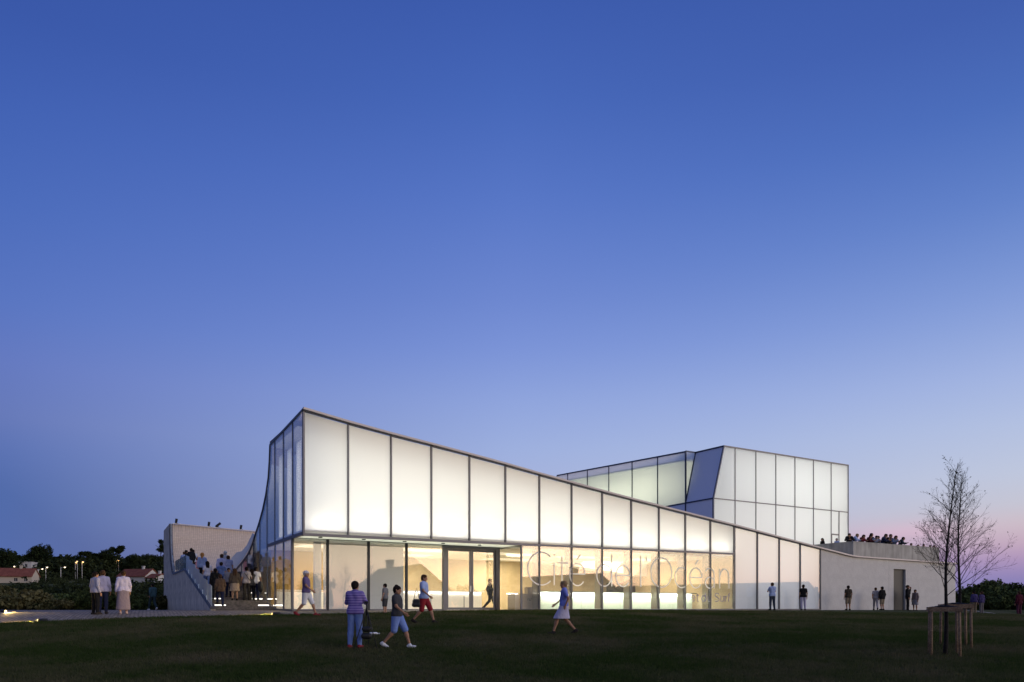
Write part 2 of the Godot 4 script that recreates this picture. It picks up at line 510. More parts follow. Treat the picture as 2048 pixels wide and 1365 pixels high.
func build_museum() -> void:
	var b := thing("museum_building", "long low glass museum with glowing frosted panels, sloping roofline and bowl-shaped roof", "building", ORIGIN, TURN)
	var st: SurfaceTool
	# upper lit panels, double skin: clear pane outside, frosted sheet inside
	for i in 13:
		var u0 := i * 2.0 + 0.04
		var u1 := (i + 1) * 2.0 - 0.04
		var yb := transom_y(i * 2.0 + 1.0) + 0.05
		var yf := 3.51
		st = sb()
		quad(st, L(u0, yb, 0.06), L(u0, roof_y(u0) - 0.05, 0.06), L(u1, roof_y(u1) - 0.05, 0.06), L(u1, yb, 0.06))
		obj("frosted_pane", st, M.frost, b)
		st = sb()
		box(st, L(u0 + 0.2, yf, 0.42), L(u1 - 0.2, yf + 0.1, 0.54))
		var lamp := obj("uplight_lamp", st, M.strip, b)
		area_light("uplight", lamp, L(u0 + 0.96, yf + 0.12, 0.48), Vector3(0, 1, 0.42), Vector2(1.35, 0.12), 6.5, Color(1.0, 0.94, 0.76))
		var h := roof_y(u0 + 1.0) - yb - 0.75
		area_light("cavity_light", lamp, L(u0 + 0.96, yb + 0.1 + h * 0.5, 1.05), Vector3(0, 0, 1), Vector2(1.98, h), 0.57, Color(1.0, 1.0, 0.86))
	# tall unlit panels
	for i in range(13, 17):
		var u0 := i * 2.0 + 0.035
		var u1 := (i + 1) * 2.0 - 0.035
		st = sb()
		quad(st, L(u0, 0.08, 0.06), L(u0, roof_y(u0) - 0.05, 0.06), L(u1, roof_y(u1) - 0.05, 0.06), L(u1, 0.08, 0.06))
		obj("frosted_pane", st, M.frost_wall, b)
		st = sb()
		prism(st, PackedVector2Array([Vector2(u0, 0.08), Vector2(u1, 0.08), Vector2(u1, roof_y(u1) - 0.05), Vector2(u0, roof_y(u0) - 0.05)]), L(0, 0, 0.0), Vector3.RIGHT, Vector3.UP, L(0, 0, 0.012))
		obj("glass_pane", st, M.clear, b)
	area_light("room_light", b, L(30, 2.4, 1.6), Vector3(0, 0, 1), Vector2(7.4, 3.6), 0.50, Color(0.92, 0.96, 1.0))
	# mullions and transom of the long facade
	for i in 18:
		var u := i * 2.0
		if i == 0:
			u = 0.04
		var y0 := 0.0 if i >= 6 else transom_y(u) - 0.06
		mullion(b, u, 0.0, y0, roof_y(u) - 0.02, 0.08 if i == 0 or i == 13 else 0.052)
	for i in 13:
		st = sb()
		beam(st, L(i * 2.0 + 0.03, transom_y(i * 2.0), 0.0), L(i * 2.0 + 1.97, transom_y(i * 2.0 + 2.0), 0.0), 0.12, 0.09 if i > 5 else 0.12)
		obj("transom_bar", st, M.frame, b)
	for i in range(5, 17):
		st = sb()
		box(st, L(maxf(i * 2.0, 10.93) + 0.03, 0.0, -0.03), L(i * 2.0 + 1.97, 0.075, 0.07))
		obj("sill_bar", st, M.frame, b)
	# lower clear panes and structural fins
	for i in range(5, 13):
		var u0 := maxf(i * 2.0, 10.93) + 0.04
		var u1 := i * 2.0 + 1.96
		st = sb()
		box(st, L(u0, 0.075, 0.0), L(u1, transom_y(i * 2.0 + 1) - 0.045, 0.012)); box(st, L(u0, 0.075, 0.03), L(u1, transom_y(i * 2.0 + 1) - 0.045, 0.042))
		obj("glass_pane", st, M.clear, b)
	for i in range(6, 14):
		st = sb()
		box(st, L(i * 2.0 - 0.06, 0.08, 0.13), L(i * 2.0 + 0.0, 3.3, 0.62))
		obj("glazing_fin", st, M.fin_glass if i < 13 else M.tan_wall, b)
	# recessed entrance: glass line at v = 1.81
	for u in [0.0, 1.6, 3.56, 5.48]:
		st = sb()
		box(st, L(u - 0.05, 0.0, 1.76), L(u + 0.05, 3.28, 1.92))
		obj("mullion", st, M.frame_dark if u > 0.0 else M.frame, b)
	for p in [[0.05, 1.55], [1.65, 3.51], [3.61, 5.43], [5.53, 7.42]]:
		st = sb()
		box(st, L(p[0], 0.07, 1.81), L(p[1], 3.27, 1.822)); box(st, L(p[0], 0.07, 1.84), L(p[1], 3.27, 1.852))
		obj("glass_pane", st, M.clear, b)
		st = sb()
		box(st, L(p[0], 0.0, 1.77), L(p[1], 0.07, 1.89))
		obj("sill_bar", st, M.frame, b)
	# door frame and two leaves
	st = sb()
	box(st, L(7.42, 0.0, 1.74), L(7.60, 3.28, 1.95)); box(st, L(10.42, 0.0, 1.74), L(10.66, 3.28, 1.95)); box(st, L(7.60, 3.12, 1.74), L(10.42, 3.28, 1.95))
	obj("door_frame", st, M.frame, b)
	for k in 2:
		var u0 := 7.61 + k * 1.41
		var u1 := u0 + 1.39
		st = sb()
		box(st, L(u0, 0.03, 1.79), L(u0 + 0.10, 3.11, 1.85)); box(st, L(u1 - 0.10, 0.03, 1.79), L(u1, 3.11, 1.85))
		box(st, L(u0 + 0.10, 3.0, 1.79), L(u1 - 0.10, 3.11, 1.85)); box(st, L(u0 + 0.10, 0.03, 1.79), L(u1 - 0.10, 0.15, 1.85))
		var leaf := obj("door", st, M.frame, b)
		st = sb()
		box(st, L(u0 + 0.10, 0.15, 1.81), L(u1 - 0.10, 3.0, 1.83))
		obj("glass_pane", st, M.clear, leaf)
		st = sb()
		var hu := u1 - 0.06 if k == 0 else u0 + 0.06
		box(st, L(hu - 0.025, 0.95, 1.70), L(hu + 0.025, 1.25, 1.735)); box(st, L(hu - 0.015, 0.98, 1.735), L(hu + 0.015, 1.01, 1.79)); box(st, L(hu - 0.015, 1.19, 1.735), L(hu + 0.015, 1.22, 1.79))
		obj("handle", st, M.steel, leaf)
	# glass return between the recess and the facade
	st = sb()
	beam(st, L(10.72, 1.66, 1.78), L(10.92, 1.66, 0.04), 0.02, 3.18)
	obj("glass_pane", st, M.clear, b)
	st = sb()
	box(st, L(10.88, 0.0, -0.03), L(10.965, 3.3, 0.06))
	obj("mullion", st, M.frame, b)
	# soffit over the entrance, in panels with open joints, and its downlights
	for i in 6:
		var u0 := i * 2.0 + 0.012
		var u1 := minf(i * 2.0 + 1.988, 10.9)
		st = sb()
		quad(st, L(u0, 3.29, 0.06), L(u0, 3.29, 1.80), L(u1, 3.29, 1.80), L(u1, 3.29, 0.06))
		obj("soffit_panel", st, M.soffit, b)
		if i < 5:
			st = sb()
			tube(st, PackedVector3Array([L(u0 + 1.0, 3.285, 0.9), L(u0 + 1.0, 3.25, 0.9)]), PackedFloat32Array([0.09, 0.09]), 10)
			obj("downlight", st, M.frame_dark, b)
	area_light("soffit_light", b, L(5.5, 3.43, 0.95), Vector3.DOWN, Vector2(10.6, 1.6), 0.6, Color(0.97, 1.0, 0.78))
	st = sb()
	box(st, L(0.03, 3.45, 0.09), L(26.0, 3.50, 1.30))
	box(st, L(0.03, 3.45, 1.30), L(0.9, 3.50, 6.6))
	obj("cavity_floor", st, M.white, b)
	# inner wall of the lit cavity
	st = sb()
	var shape := PackedVector2Array([Vector2(0.9, 3.51), Vector2(26.0, 3.51)])
	for i in range(13, -1, -1):
		shape.append(Vector2(maxf(i * 2.0, 0.9), roof_y(maxf(i * 2.0, 0.9)) - 0.16))
	prism(st, shape, L(0, 0, 1.2), Vector3.RIGHT, Vector3.UP, L(0, 0, 0.12))
	obj("inner_wall", st, M.white, b)
	st = sb()
	box(st, L(0.9, 3.51, 1.32), L(1.02, 7.7, 6.2))
	obj("inner_wall", st, M.white, b)
	for i in range(0, 5):   # upright white boards behind the left panes
		st = sb()
		var v0 := i * 1.807 + 1.92
		if v0 > 6.4: break
		box(st, L(0.40, 3.6, v0), L(0.43, 7.75, minf(v0 + 0.86, 6.35)))
		obj("light_board", st, M.frost, b)
		st = sb()
		box(st, L(0.62, 3.44, v0 + 0.05), L(0.7, 3.5, v0 + 0.8))
		var lamp := obj("uplight_lamp", st, M.strip, b)
		area_light("cavity_light", lamp, L(0.86, 5.6, v0 + 0.43), Vector3(-1, 0, 0), Vector2(0.8, 4.0), 0.75, Color(1.0, 0.97, 0.86))
	# roof: bowl paving and the pale edge trim
	st = sb(true)
	var us := []
	for i in 26: us.append(0.0 + i * 2.0)
	us.append(50.0)
	var vs := [0.10, 3.0, 6.5]
	for p in BOWL:
		if p[0] > 6.5: vs.append(p[0])
	for i in us.size() - 1:
		for k in vs.size() - 1:
			var q := []
			for c in [[i, k], [i, k + 1], [i + 1, k + 1], [i + 1, k]]:
				var u: float = us[c[0]]
				var v: float = vs[c[1]]
				var y := table(BOWL, v)
				var top := roof_y(u)
				var f := (y - 2.42) / (8.37 - 2.42)
				y = minf(2.30, top - 1.0) + (top - minf(2.30, top - 1.0)) * minf(f, 1.0)
				q.append(L(u, y - 0.06, v))
			quad(st, q[0], q[1], q[2], q[3])
	obj("roof", st, M.bowl, b)
	st = sb()   # smooth white ceiling under the roof
	for i in 13:
		for q in [[1.35, 3.9], [3.9, 6.45]]:
			var ua := i * 2.0 + 1.05
			var ub := i * 2.0 + 3.05
			quad(st, L(ua, minf(roof_y(ua) - 0.25, 8.2), q[0]), L(ua, minf(roof_y(ua) - 0.25, 8.2), q[1]), L(ub, roof_y(ub) - 0.25, q[1]), L(ub, roof_y(ub) - 0.25, q[0]))
	quad(st, L(0.1, 8.22, 1.35), L(0.1, 8.22, 6.4), L(1.05, 8.2, 6.4), L(1.05, 8.2, 1.35))
	for k in range(3, BOWL.size() - 1):
		quad(st, L(0.1, BOWL[k][1] - 0.14, BOWL[k][0]), L(0.1, BOWL[k + 1][1] - 0.14, BOWL[k + 1][0]), L(26.0, minf(BOWL[k + 1][1], 3.6) - 0.14, BOWL[k + 1][0]), L(26.0, minf(BOWL[k][1], 4.2) - 0.14, BOWL[k][0]))
	obj("upper_ceiling", st, M.white, b)
	for i in ROOF.size() - 1:
		st = sb()
		var a := L(ROOF[i][0], ROOF[i][1] + 0.06, 0.02)
		var c := L(ROOF[i + 1][0], ROOF[i + 1][1] + 0.06, 0.02)
		beam(st, a, c, 0.34, 0.09)
		obj("roof_trim", st, M.trim, b)
		if ROOF[i + 1][0] < 34.5:
			st = sb()
			beam(st, a - Vector3(0, 0.085, -0.03), c - Vector3(0, 0.065, -0.03), 0.20, 0.035)
			obj("roof_flashing", st, M.frame_dark, b)
	# left face: panes between the bowl edge and the stairs
	var vv := []
	for i in 10: vv.append(i * 1.807)
	for i in 9:
		var v0: float = vv[i] + 0.03
		var v1: float = minf(vv[i + 1] - 0.03, 16.3)
		var top := [Vector2(v0, table(BOWL, v0) - 0.06)]
		for p in BOWL:
			if p[0] > v0 + 0.02 and p[0] < v1 - 0.02: top.append(Vector2(p[0], p[1] - 0.06))
		top.append(Vector2(v1, table(BOWL, v1) - 0.06))
		if i < 4:
			var up := PackedVector2Array([Vector2(v1, 3.40), Vector2(v0, 3.40)])
			for p in top: up.append(p)
			st = sb()
			prism(st, up, L(0, 0, 0), Vector3.FORWARD, Vector3.UP, Vector3(0.016, 0, 0))
			obj("glass_pane", st, M.clear, b)
			if i > 0:
				st = sb()
				prism(st, PackedVector2Array([Vector2(v0, stair_y(v0) + 0.08), Vector2(v1, stair_y(v1) + 0.08), Vector2(v1, 3.22), Vector2(v0, 3.22)]), L(0, 0, 0), Vector3.FORWARD, Vector3.UP, Vector3(0.016, 0, 0))
				obj("glass_pane", st, M.clear, b)
		else:
			var all := PackedVector2Array([Vector2(v1, minf(stair_y(v1) + 0.07, table(BOWL, v1) - 0.12)), Vector2(v0, stair_y(v0) + 0.07)])
			for p in top: all.append(p)
			st = sb()
			prism(st, all, L(0, 0, 0), Vector3.FORWARD, Vector3.UP, Vector3(0.016, 0, 0))
			obj("glass_pane", st, M.clear, b)
	for i in range(0, 9):
		var v: float = vv[i]
		if i == 0: continue
		st = sb()
		var wide := 0.035 if i > 1 else 0.05
		box(st, L(-0.02, maxf(stair_y(v), 0.0) if i > 1 else 3.3, v - wide * 0.5), L(0.06, table(BOWL, v) - 0.05, v + wide * 0.5))
		obj("mullion", st, M.frame_blue, b)
	for i in range(0, 4):
		st = sb()
		box(st, L(-0.03, 3.24, vv[i] + 0.02), L(0.08, 3.38, vv[i + 1] - 0.02))
		obj("transom_bar", st, M.frame, b)
	for i in range(1, BOWL.size()):
		st = sb()
		beam(st, L(0.04, BOWL[i - 1][1], BOWL[i - 1][0]), L(0.04, BOWL[i][1], BOWL[i][0]), 0.14, 0.10)
		obj("roof_edge", st, M.frame_dark, b)
	for p in [[1.86, 5.5], [5.5, 9.0], [9.0, 12.5], [12.5, 16.2]]:
		st = sb()
		beam(st, L(0.03, stair_y(p[0]) + 0.03, p[0]), L(0.03, stair_y(p[1]) + 0.03, p[1]), 0.12, 0.10)
		obj("sill_bar", st, M.frame, b)
	# glass balustrade on the bowl edge
	for q in [[[10.3, 4.15], [11.65, 3.52], [12.48, 3.75], [10.72, 4.31]], [[11.65, 3.52], [13.5, 3.06], [14.1, 3.50], [12.48, 3.75]], [[13.5, 3.06], [15.6, 2.70], [15.78, 3.56], [14.1, 3.50]], [[15.6, 2.70], [17.6, 2.42], [17.8, 3.31], [15.78, 3.56]]]:
		st = sb()
		var poly := PackedVector2Array()
		for p in q: poly.append(Vector2(p[0], p[1]))
		prism(st, poly, L(-0.05, 0, 0), Vector3.FORWARD, Vector3.UP, Vector3(0.014, 0, 0))
		obj("balustrade_pane", st, M.rail_frost, b)
	# right-hand rough wall, its door and the terrace
	st = sb()
	shape = PackedVector2Array([Vector2(34.06, 0), Vector2(41.49, 0), Vector2(41.49, 3.568), Vector2(39.0, 3.58), Vector2(37.7, 3.60), Vector2(36.9, 3.66), Vector2(34.06, roof_y(34.06) - 0.02)])
	prism(st, shape, L(0, 0, 0), Vector3.RIGHT, Vector3.UP, L(0, 0, 0.35))
	obj("wall", st, M.white_wall, b)
	st = sb()
	shape = PackedVector2Array([Vector2(41.505, 0), Vector2(42.07, 0), Vector2(42.07, 2.95), Vector2(43.52, 2.95), Vector2(43.52, 0), Vector2(50.0, 0), Vector2(50.0, 3.50)])
	shape.append(Vector2(41.505, 3.567))
	prism(st, shape, L(0, 0, 0), Vector3.RIGHT, Vector3.UP, L(0, 0, 0.35))
	box(st, L(49.65, 0, 0.35), L(50.0, 3.45, 14))
	obj("wall", st, M.white_wall, b)
	st = sb()
	box(st, L(42.08, 0.0, 0.16), L(43.51, 2.94, 0.22))
	obj("door", st, mat(0.045, 0.045, 0.045, 0.6), b).set_meta("label", "plain dark grey metal door in the white wall")
	st = sb()
	box(st, L(42.2, 1.02, 0.12), L(42.34, 1.05, 0.14)); box(st, L(42.2, 0.98, 0.14), L(42.24, 1.09, 0.16))
	obj("door_handle", st, M.steel, b)
	st = sb()
	box(st, L(38.95, 3.40, 1.17), L(49.6, 3.85, 14.0))
	obj("terrace_floor", st, M.stone, b)
	for i in 6:   # concrete parapet cast in bays
		st = sb()
		box(st, L(38.9 + i * 1.78 + 0.006, 3.50, 1.0), L(38.9 + (i + 1) * 1.78 - 0.006, 4.87, 1.16))
		obj("parapet", st, M.parapet, b)
	st = sb()
	box(st, L(38.9, 3.50, 1.165), L(39.06, 4.87, 5.05))
	obj("parapet", st, M.parapet, b)
	build_lobby(b)
	build_lettering(b)

func build_lobby(b: Node3D) -> void:
	var st := sb()
	box(st, L(0.1, -0.05, 1.90), L(10.7, 0.02, 10.6)); box(st, L(10.7, -0.05, 0.12), L(34.0, 0.02, 10.6))
	obj("floor", st, M.floor, b)
	st = sb()
	box(st, L(0.1, 3.22, 1.95), L(10.9, 3.275, 10.6)); box(st, L(10.95, 3.22, 0.64), L(26.0, 3.275, 10.6))
	obj("ceiling", st, M.ceiling, b)
	st = sb()
	box(st, L(0.1, 0.02, 10.6), L(34.0, 3.22, 10.8))
	obj("interior_wall", st, M.tan_wall, b)
	st = sb()
	box(st, L(26.02, 0.02, 0.7), L(26.2, 3.3, 10.6))
	obj("interior_wall", st, M.tan_wall, b)
	st = sb()
	box(st, L(26.3, 0.02, 2.6), L(34.0, 3.9, 2.75))
	obj("interior_wall", st, M.white, b)
	st = sb()   # ochre wall in the left corner
	box(st, L(0.5, 0.02, 8.6), L(5.2, 3.22, 8.75))
	obj("interior_wall", st, M.ochre, b)
	st = sb()   # white entrance partition
	box(st, L(1.9, 0.02, 3.4), L(5.95, 3.2, 3.62))
	obj("partition", st, mat(0.62, 0.65, 0.70, 0.8), b)
	st = sb()
	box(st, L(1.25, 0.02, 2.7), L(1.55, 3.22, 3.0))
	obj("column", st, M.white, b)
	st = sb()
	box(st, L(0.15, 0.02, 5.6), L(4.6, 0.95, 5.72)); box(st, L(0.15, 0.99, 5.62), L(4.6, 1.03, 5.7))
	obj("low_wall", st, M.white, b)
	# the big slanting white bulkhead over the ticket desk
	st = sb()
	prism(st, PackedVector2Array([Vector2(16.5, 3.21), Vector2(26.0, 3.21), Vector2(26.0, 2.35)]), L(0, 0, 8.0), Vector3.RIGHT, Vector3.UP, L(0, 0, 1.2))
	obj("bulkhead", st, M.white, b)
	st = sb()
	box(st, L(23.5, 1.18, 9.3), L(27.84, 1.9, 9.4))
	obj("wall_screen", st, mat(0.05, 0.045, 0.035, 0.3), b)
	for p in [[2.5, 5.0], [7.5, 4.6], [13.0, 4.6], [18.0, 4.6], [23.2, 4.6], [8.0, 8.4], [15.0, 8.6], [22.0, 7.4]]:
		st = sb()
		box(st, L(p[0] - 1.5, 3.205, p[1] - 0.8), L(p[0] + 1.5, 3.218, p[1] + 0.8))
		var f := obj("ceiling_light", st, M.panel_lamp, b)
		area_light("ceiling_glow", f, L(p[0], 3.20, p[1]), Vector3.DOWN, Vector2(3.0, 1.6), 9.8, Color(1.0, 0.84, 0.57))

func build_lettering(b: Node3D) -> void:
	var y := 1.30
	var w := 0.070
	var xh := 1.17
	var cap := 1.68
	var glyphs := []
	glyphs.append(["C", [arc(12.12, y + cap * 0.5, 0.82, cap * 0.5, 48, 312, 30)]])
	glyphs.append(["i", [[[12.90, y], [12.90, y + xh]], [[12.85, y + 1.57], [12.96, y + 1.57]]]])
	glyphs.append(["t", [[[13.38, y + 1.52], [13.38, y + 0.25], [13.45, y + 0.08], [13.58, y], [13.76, y + 0.03]], [[13.12, y + xh], [13.76, y + xh]]]])
	glyphs.append(["e", e_shape(14.37, y, 0.49, xh)])
	glyphs.append(["accent", [[[14.34, y + 1.38], [14.56, y + 1.66]]]])
	glyphs.append(["d", [arc(16.13, y + xh * 0.5, 0.50, xh * 0.5, 0, 360, 30), [[16.64, y], [16.64, y + cap + 0.04]]]])
	glyphs.append(["e", e_shape(17.42, y, 0.49, xh)])
	glyphs.append(["l", [[[18.67, y], [18.67, y + cap + 0.04]]]])
	glyphs.append(["apostrophe", [[[19.09, y + 1.68], [19.05, y + 1.42]]]])
	glyphs.append(["O", [arc(20.18, y + cap * 0.5, 0.78, cap * 0.5, 0, 360, 36)]])
	glyphs.append(["c", [arc(21.72, y + xh * 0.5, 0.52, xh * 0.5, 45, 315, 24)]])
	glyphs.append(["e", e_shape(22.83, y, 0.49, xh)])
	glyphs.append(["accent", [[[22.80, y + 1.38], [23.02, y + 1.66]]]])
	glyphs.append(["a", [[[23.62, y + xh * 0.86], [23.80, y + xh], [24.05, y + xh], [24.25, y + xh * 0.88], [24.31, y + xh * 0.7], [24.31, y]], arc(23.95, y + xh * 0.28, 0.36, xh * 0.28, 0, 360, 20)]])
	glyphs.append(["n", [[[24.76, y], [24.76, y + xh]], [[24.76, y + xh * 0.6], [24.86, y + xh * 0.86], [25.06, y + xh], [25.28, y + xh], [25.46, y + xh * 0.86], [25.53, y + xh * 0.62], [25.53, y]]]])
	letters(b, "lettering", glyphs, w, M.film)
	glyphs = []
	y = 0.52
	xh = 0.34
	cap = 0.48
	glyphs.append(["e", e_shape(22.61, y, 0.14, xh)])
	glyphs.append(["t", [[[22.93, y + 0.44], [22.93, y + 0.07], [22.98, y], [23.05, y]], [[22.85, y + xh], [23.05, y + xh]]]])
	glyphs.append(["d", [arc(23.44, y + xh * 0.5, 0.15, xh * 0.5, 0, 360, 18), [[23.60, y], [23.60, y + cap + 0.03]]]])
	glyphs.append(["u", [[[23.78, y + xh], [23.78, y + 0.12], [23.83, y + 0.02], [23.92, y], [24.01, y + 0.04], [24.05, y + 0.12]], [[24.05, y], [24.05, y + xh]]]])
	glyphs.append(["S", [[[24.70, y + cap * 0.86], [24.60, y + cap * 0.97], [24.48, y + cap], [24.38, y + cap * 0.9], [24.36, y + cap * 0.75], [24.42, y + cap * 0.6], [24.60, y + cap * 0.46], [24.69, y + cap * 0.32], [24.68, y + cap * 0.13], [24.57, y + 0.01], [24.45, y], [24.34, y + cap * 0.12]]]])
	glyphs.append(["u", [[[24.82, y + xh], [24.82, y + 0.12], [24.87, y + 0.02], [24.95, y], [25.03, y + 0.04], [25.07, y + 0.12]], [[25.07, y], [25.07, y + xh]]]])
	glyphs.append(["r", [[[25.21, y], [25.21, y + xh]], [[25.21, y + xh * 0.6], [25.27, y + xh * 0.9], [25.37, y + xh]]]])
	glyphs.append(["f", [[[25.50, y], [25.50, y + 0.38], [25.54, y + 0.47], [25.63, y + 0.50]], [[25.43, y + xh], [25.62, y + xh]]]])
	letters(b, "lettering", glyphs, 0.055, M.film_grey)

func e_shape(cx: float, y: float, rx: float, xh: float) -> Array:
	var a := arc(cx, y + xh * 0.5, rx, xh * 0.5, 4, 322, 26)
	return [a, [[cx - rx, y + xh * 0.53], [cx + rx, y + xh * 0.53]]]

func letters(b: Node3D, called: String, glyphs: Array, w: float, m: Material) -> void:
	for g in glyphs:
		var st := sb()
		for s in g[1]:
			var pts := PackedVector2Array()
			for p in s: pts.append(Vector2(p[0], p[1]))
			ribbon(st, pts, w, -0.008, -0.003)
		obj(called, st, m, b)

# ---------------------------------------------------------------- stairs block and far side of the bowl
func build_stairs() -> void:
	var b := thing("entrance_stairs", "wide outdoor stairs with glowing step lights and a grey boarded concrete side wall", "stairs", ORIGIN, TURN)
	var st: SurfaceTool
	for i in STEPS:
		st = sb()
		var v := 5.5 + i * 11.0 / STEPS
		box(st, L(-2.72, 0.0, v), L(-0.02, (i + 1) * 2.38 / STEPS, v + 11.0 / STEPS - 0.004))
		obj("step", st, M.stone, b)
	var side := PackedVector2Array([Vector2(5.35, 0.0), Vector2(5.35, 0.10), Vector2(16.3, 2.41), Vector2(22.6, 2.42)])
	for p in FAR_BOWL:
		if p[0] > 22.7: side.append(Vector2(p[0], p[1]))
	side.append(Vector2(30.3, 0.0))
	st = sb()
	prism(st, side, L(-2.94, 0, 0), Vector3.FORWARD, Vector3.UP, Vector3(0.2, 0, 0))
	obj("side_wall", st, M.boards, b)
	st = sb()
	box(st, L(-2.7, 0.0, 30.1), L(27, 5.0, 30.3))
	obj("back_wall", st, M.boards, b)
	var edge := [[5.3, 0.12]] + [[16.3, 2.45], [22.6, 2.46], [23.2, 2.5]] + FAR_BOWL.slice(3, 9)
	for i in edge.size() - 1:
		st = sb()
		beam(st, L(-2.86, edge[i][1], edge[i][0]), L(-2.86, edge[i + 1][1], edge[i + 1][0]), 0.24, 0.12)
		obj("wall_cap", st, M.frame, b)
	# glass balustrade: lower flight, landing, and the strip up the far curve
	for i in 7:
		var v0 := lerpf(5.42, 15.9, i / 7.0) + 0.02
		var v1 := lerpf(5.42, 15.9, (i + 1) / 7.0) - 0.02
		st = sb()
		prism(st, PackedVector2Array([Vector2(v0, stair_y(v0) + 0.16), Vector2(v1, stair_y(v1) + 0.16), Vector2(v1, stair_y(v1) + 1.02), Vector2(v0, stair_y(v0) + 1.17)]), L(-2.90, 0, 0), Vector3.FORWARD, Vector3.UP, Vector3(0.016, 0, 0))
		obj("balustrade_pane", st, M.rail_frost, b)
		if i > 0:
			st = sb()
			box(st, L(-2.935, stair_y(v0) + 0.2, v0 - 0.035), L(-2.92, stair_y(v0) + 0.42, v0 - 0.005))
			obj("rail_light", st, M.rail_lamp, b)
	for i in 6:
		var v0 := lerpf(15.9, 22.3, i / 6.0)
		st = sb()
		box(st, L(-2.90, 2.5, v0 + 0.03), L(-2.884, 3.28, v0 + 1.0))
		obj("balustrade_pane", st, M.rail_glass, b)
		st = sb()
		box(st, L(-2.92, 2.5, v0 - 0.02), L(-2.87, 3.3, v0 + 0.02))
		obj("rail_post", st, M.frame_blue, b)
	var rim := [[22.4, 2.5], [23.2, 2.56], [23.8, 2.76], [24.4, 3.15], [25.0, 3.72], [25.4, 4.4], [25.6, 5.1], [25.66, 6.1]]
	for i in rim.size() - 1:
		st = sb()
		var p: Array = rim[i]
		var q: Array = rim[i + 1]
		prism(st, PackedVector2Array([Vector2(p[0], p[1]), Vector2(q[0], q[1]), Vector2(q[0] - 0.9 * (1.0 - i * 0.09), q[1] + 0.12), Vector2(p[0] - 0.9 * (1.0 - maxf(i - 1, 0) * 0.09), p[1] + 0.5 * (1.0 - i * 0.1))]), L(-2.89, 0, 0), Vector3.FORWARD, Vector3.UP, Vector3(0.016, 0, 0))
		obj("balustrade_pane", st, M.rail_frost, b)
	# glowing bars in every second riser, at both ends
	for i in [1, 3, 5]:
		var v: float = 5.5 + i * 11.0 / STEPS
		var yy: float = (i + 0.5) * 2.38 / STEPS
		for k in 2:
			var u0: float = -2.66 if k == 0 else -0.62
			var long := 0.52 if i < 4 else 0.09
			if k == 1 and i >= 4: u0 += 0.2
			st = sb()
			box(st, L(u0, yy - 0.025, v - 0.012), L(u0 + long, yy + 0.03, v + 0.02))
			var o := obj("step_light", st, M.strip, b)
			if i < 4:
				area_light("step_glow", o, L(u0 + long * 0.5, yy, v - 0.03), Vector3(0, -0.3, 1), Vector2(long, 0.055), 3.0, Color(1.0, 0.95, 0.86))
	# landing and the far curved wall of the bowl: cobbled sheet
	st = sb(true)
	for i in 10:
		for k in FAR_BOWL.size() - 1:
			var q := []
			for c in [[i, k], [i, k + 1], [i + 1, k + 1], [i + 1, k]]:
				var u: float = -2.73 + c[0] * 3.0
				var p: Array = FAR_BOWL[c[1]]
				var f: float = (p[1] - 2.42) / (6.14 - 2.42)
				q.append(L(u, 2.38 + f * (3.74 - 0.045 * (u + 2.9)), p[0]))
			quad(st, q[0], q[1], q[2], q[3])
	var plaza := obj("bowl_paving", st, M.bowl, b)
	plaza.set_meta("label", "cobbled bowl wall curving up at the far side of the stairs")
	st = sb()
	beam(st, L(-2.73, 6.16, 25.66), L(27.0, 4.85, 25.66), 0.2, 0.05)
	obj("wall_cap", st, M.trim, b)

func build_spotlights() -> void:
	var data := [[-2.5, 0.0, "small black spotlight at the left corner of the cobbled rim, pointing up"], [-0.33, 0.0, "short black spotlight second from the left on the cobbled rim"], [0.3, 1.0, "tilted black cylindrical spotlight near the middle of the cobbled rim"], [1.9, 0.0, "black spotlight on the cobbled rim closest to the glass facade"]]
	for d in data:
		var y: float = 6.19 - 0.045 * (d[0] + 2.9)
		var t := thing("spotlight", d[2], "spotlight", WP(d[0], y, 25.66), TURN, "spotlights along the cobbled rim")
		var st := sb()
		box(st, Vector3(-0.03, -0.02, -0.03), Vector3(0.03, 0.14, 0.03)); box(st, Vector3(-0.12, 0.0, -0.09), Vector3(0.12, 0.03, 0.09))
		obj("bracket", st, M.black, t)
		st = sb(true)
		var dir := Vector3(0.75, 0.62, 0.1) if d[1] > 0.5 else Vector3(0.12, 0.95, 0.3)
		dir = dir.normalized() * (0.22 if d[1] > 0.5 else 0.15)
		var c := Vector3(0, 0.2, 0)
		tube(st, PackedVector3Array([c - dir, c - dir * 0.6, c + dir * 0.6, c + dir]), PackedFloat32Array([0.06, 0.085, 0.085, 0.095]), 10)
		obj("lamp_housing", st, M.black, t)

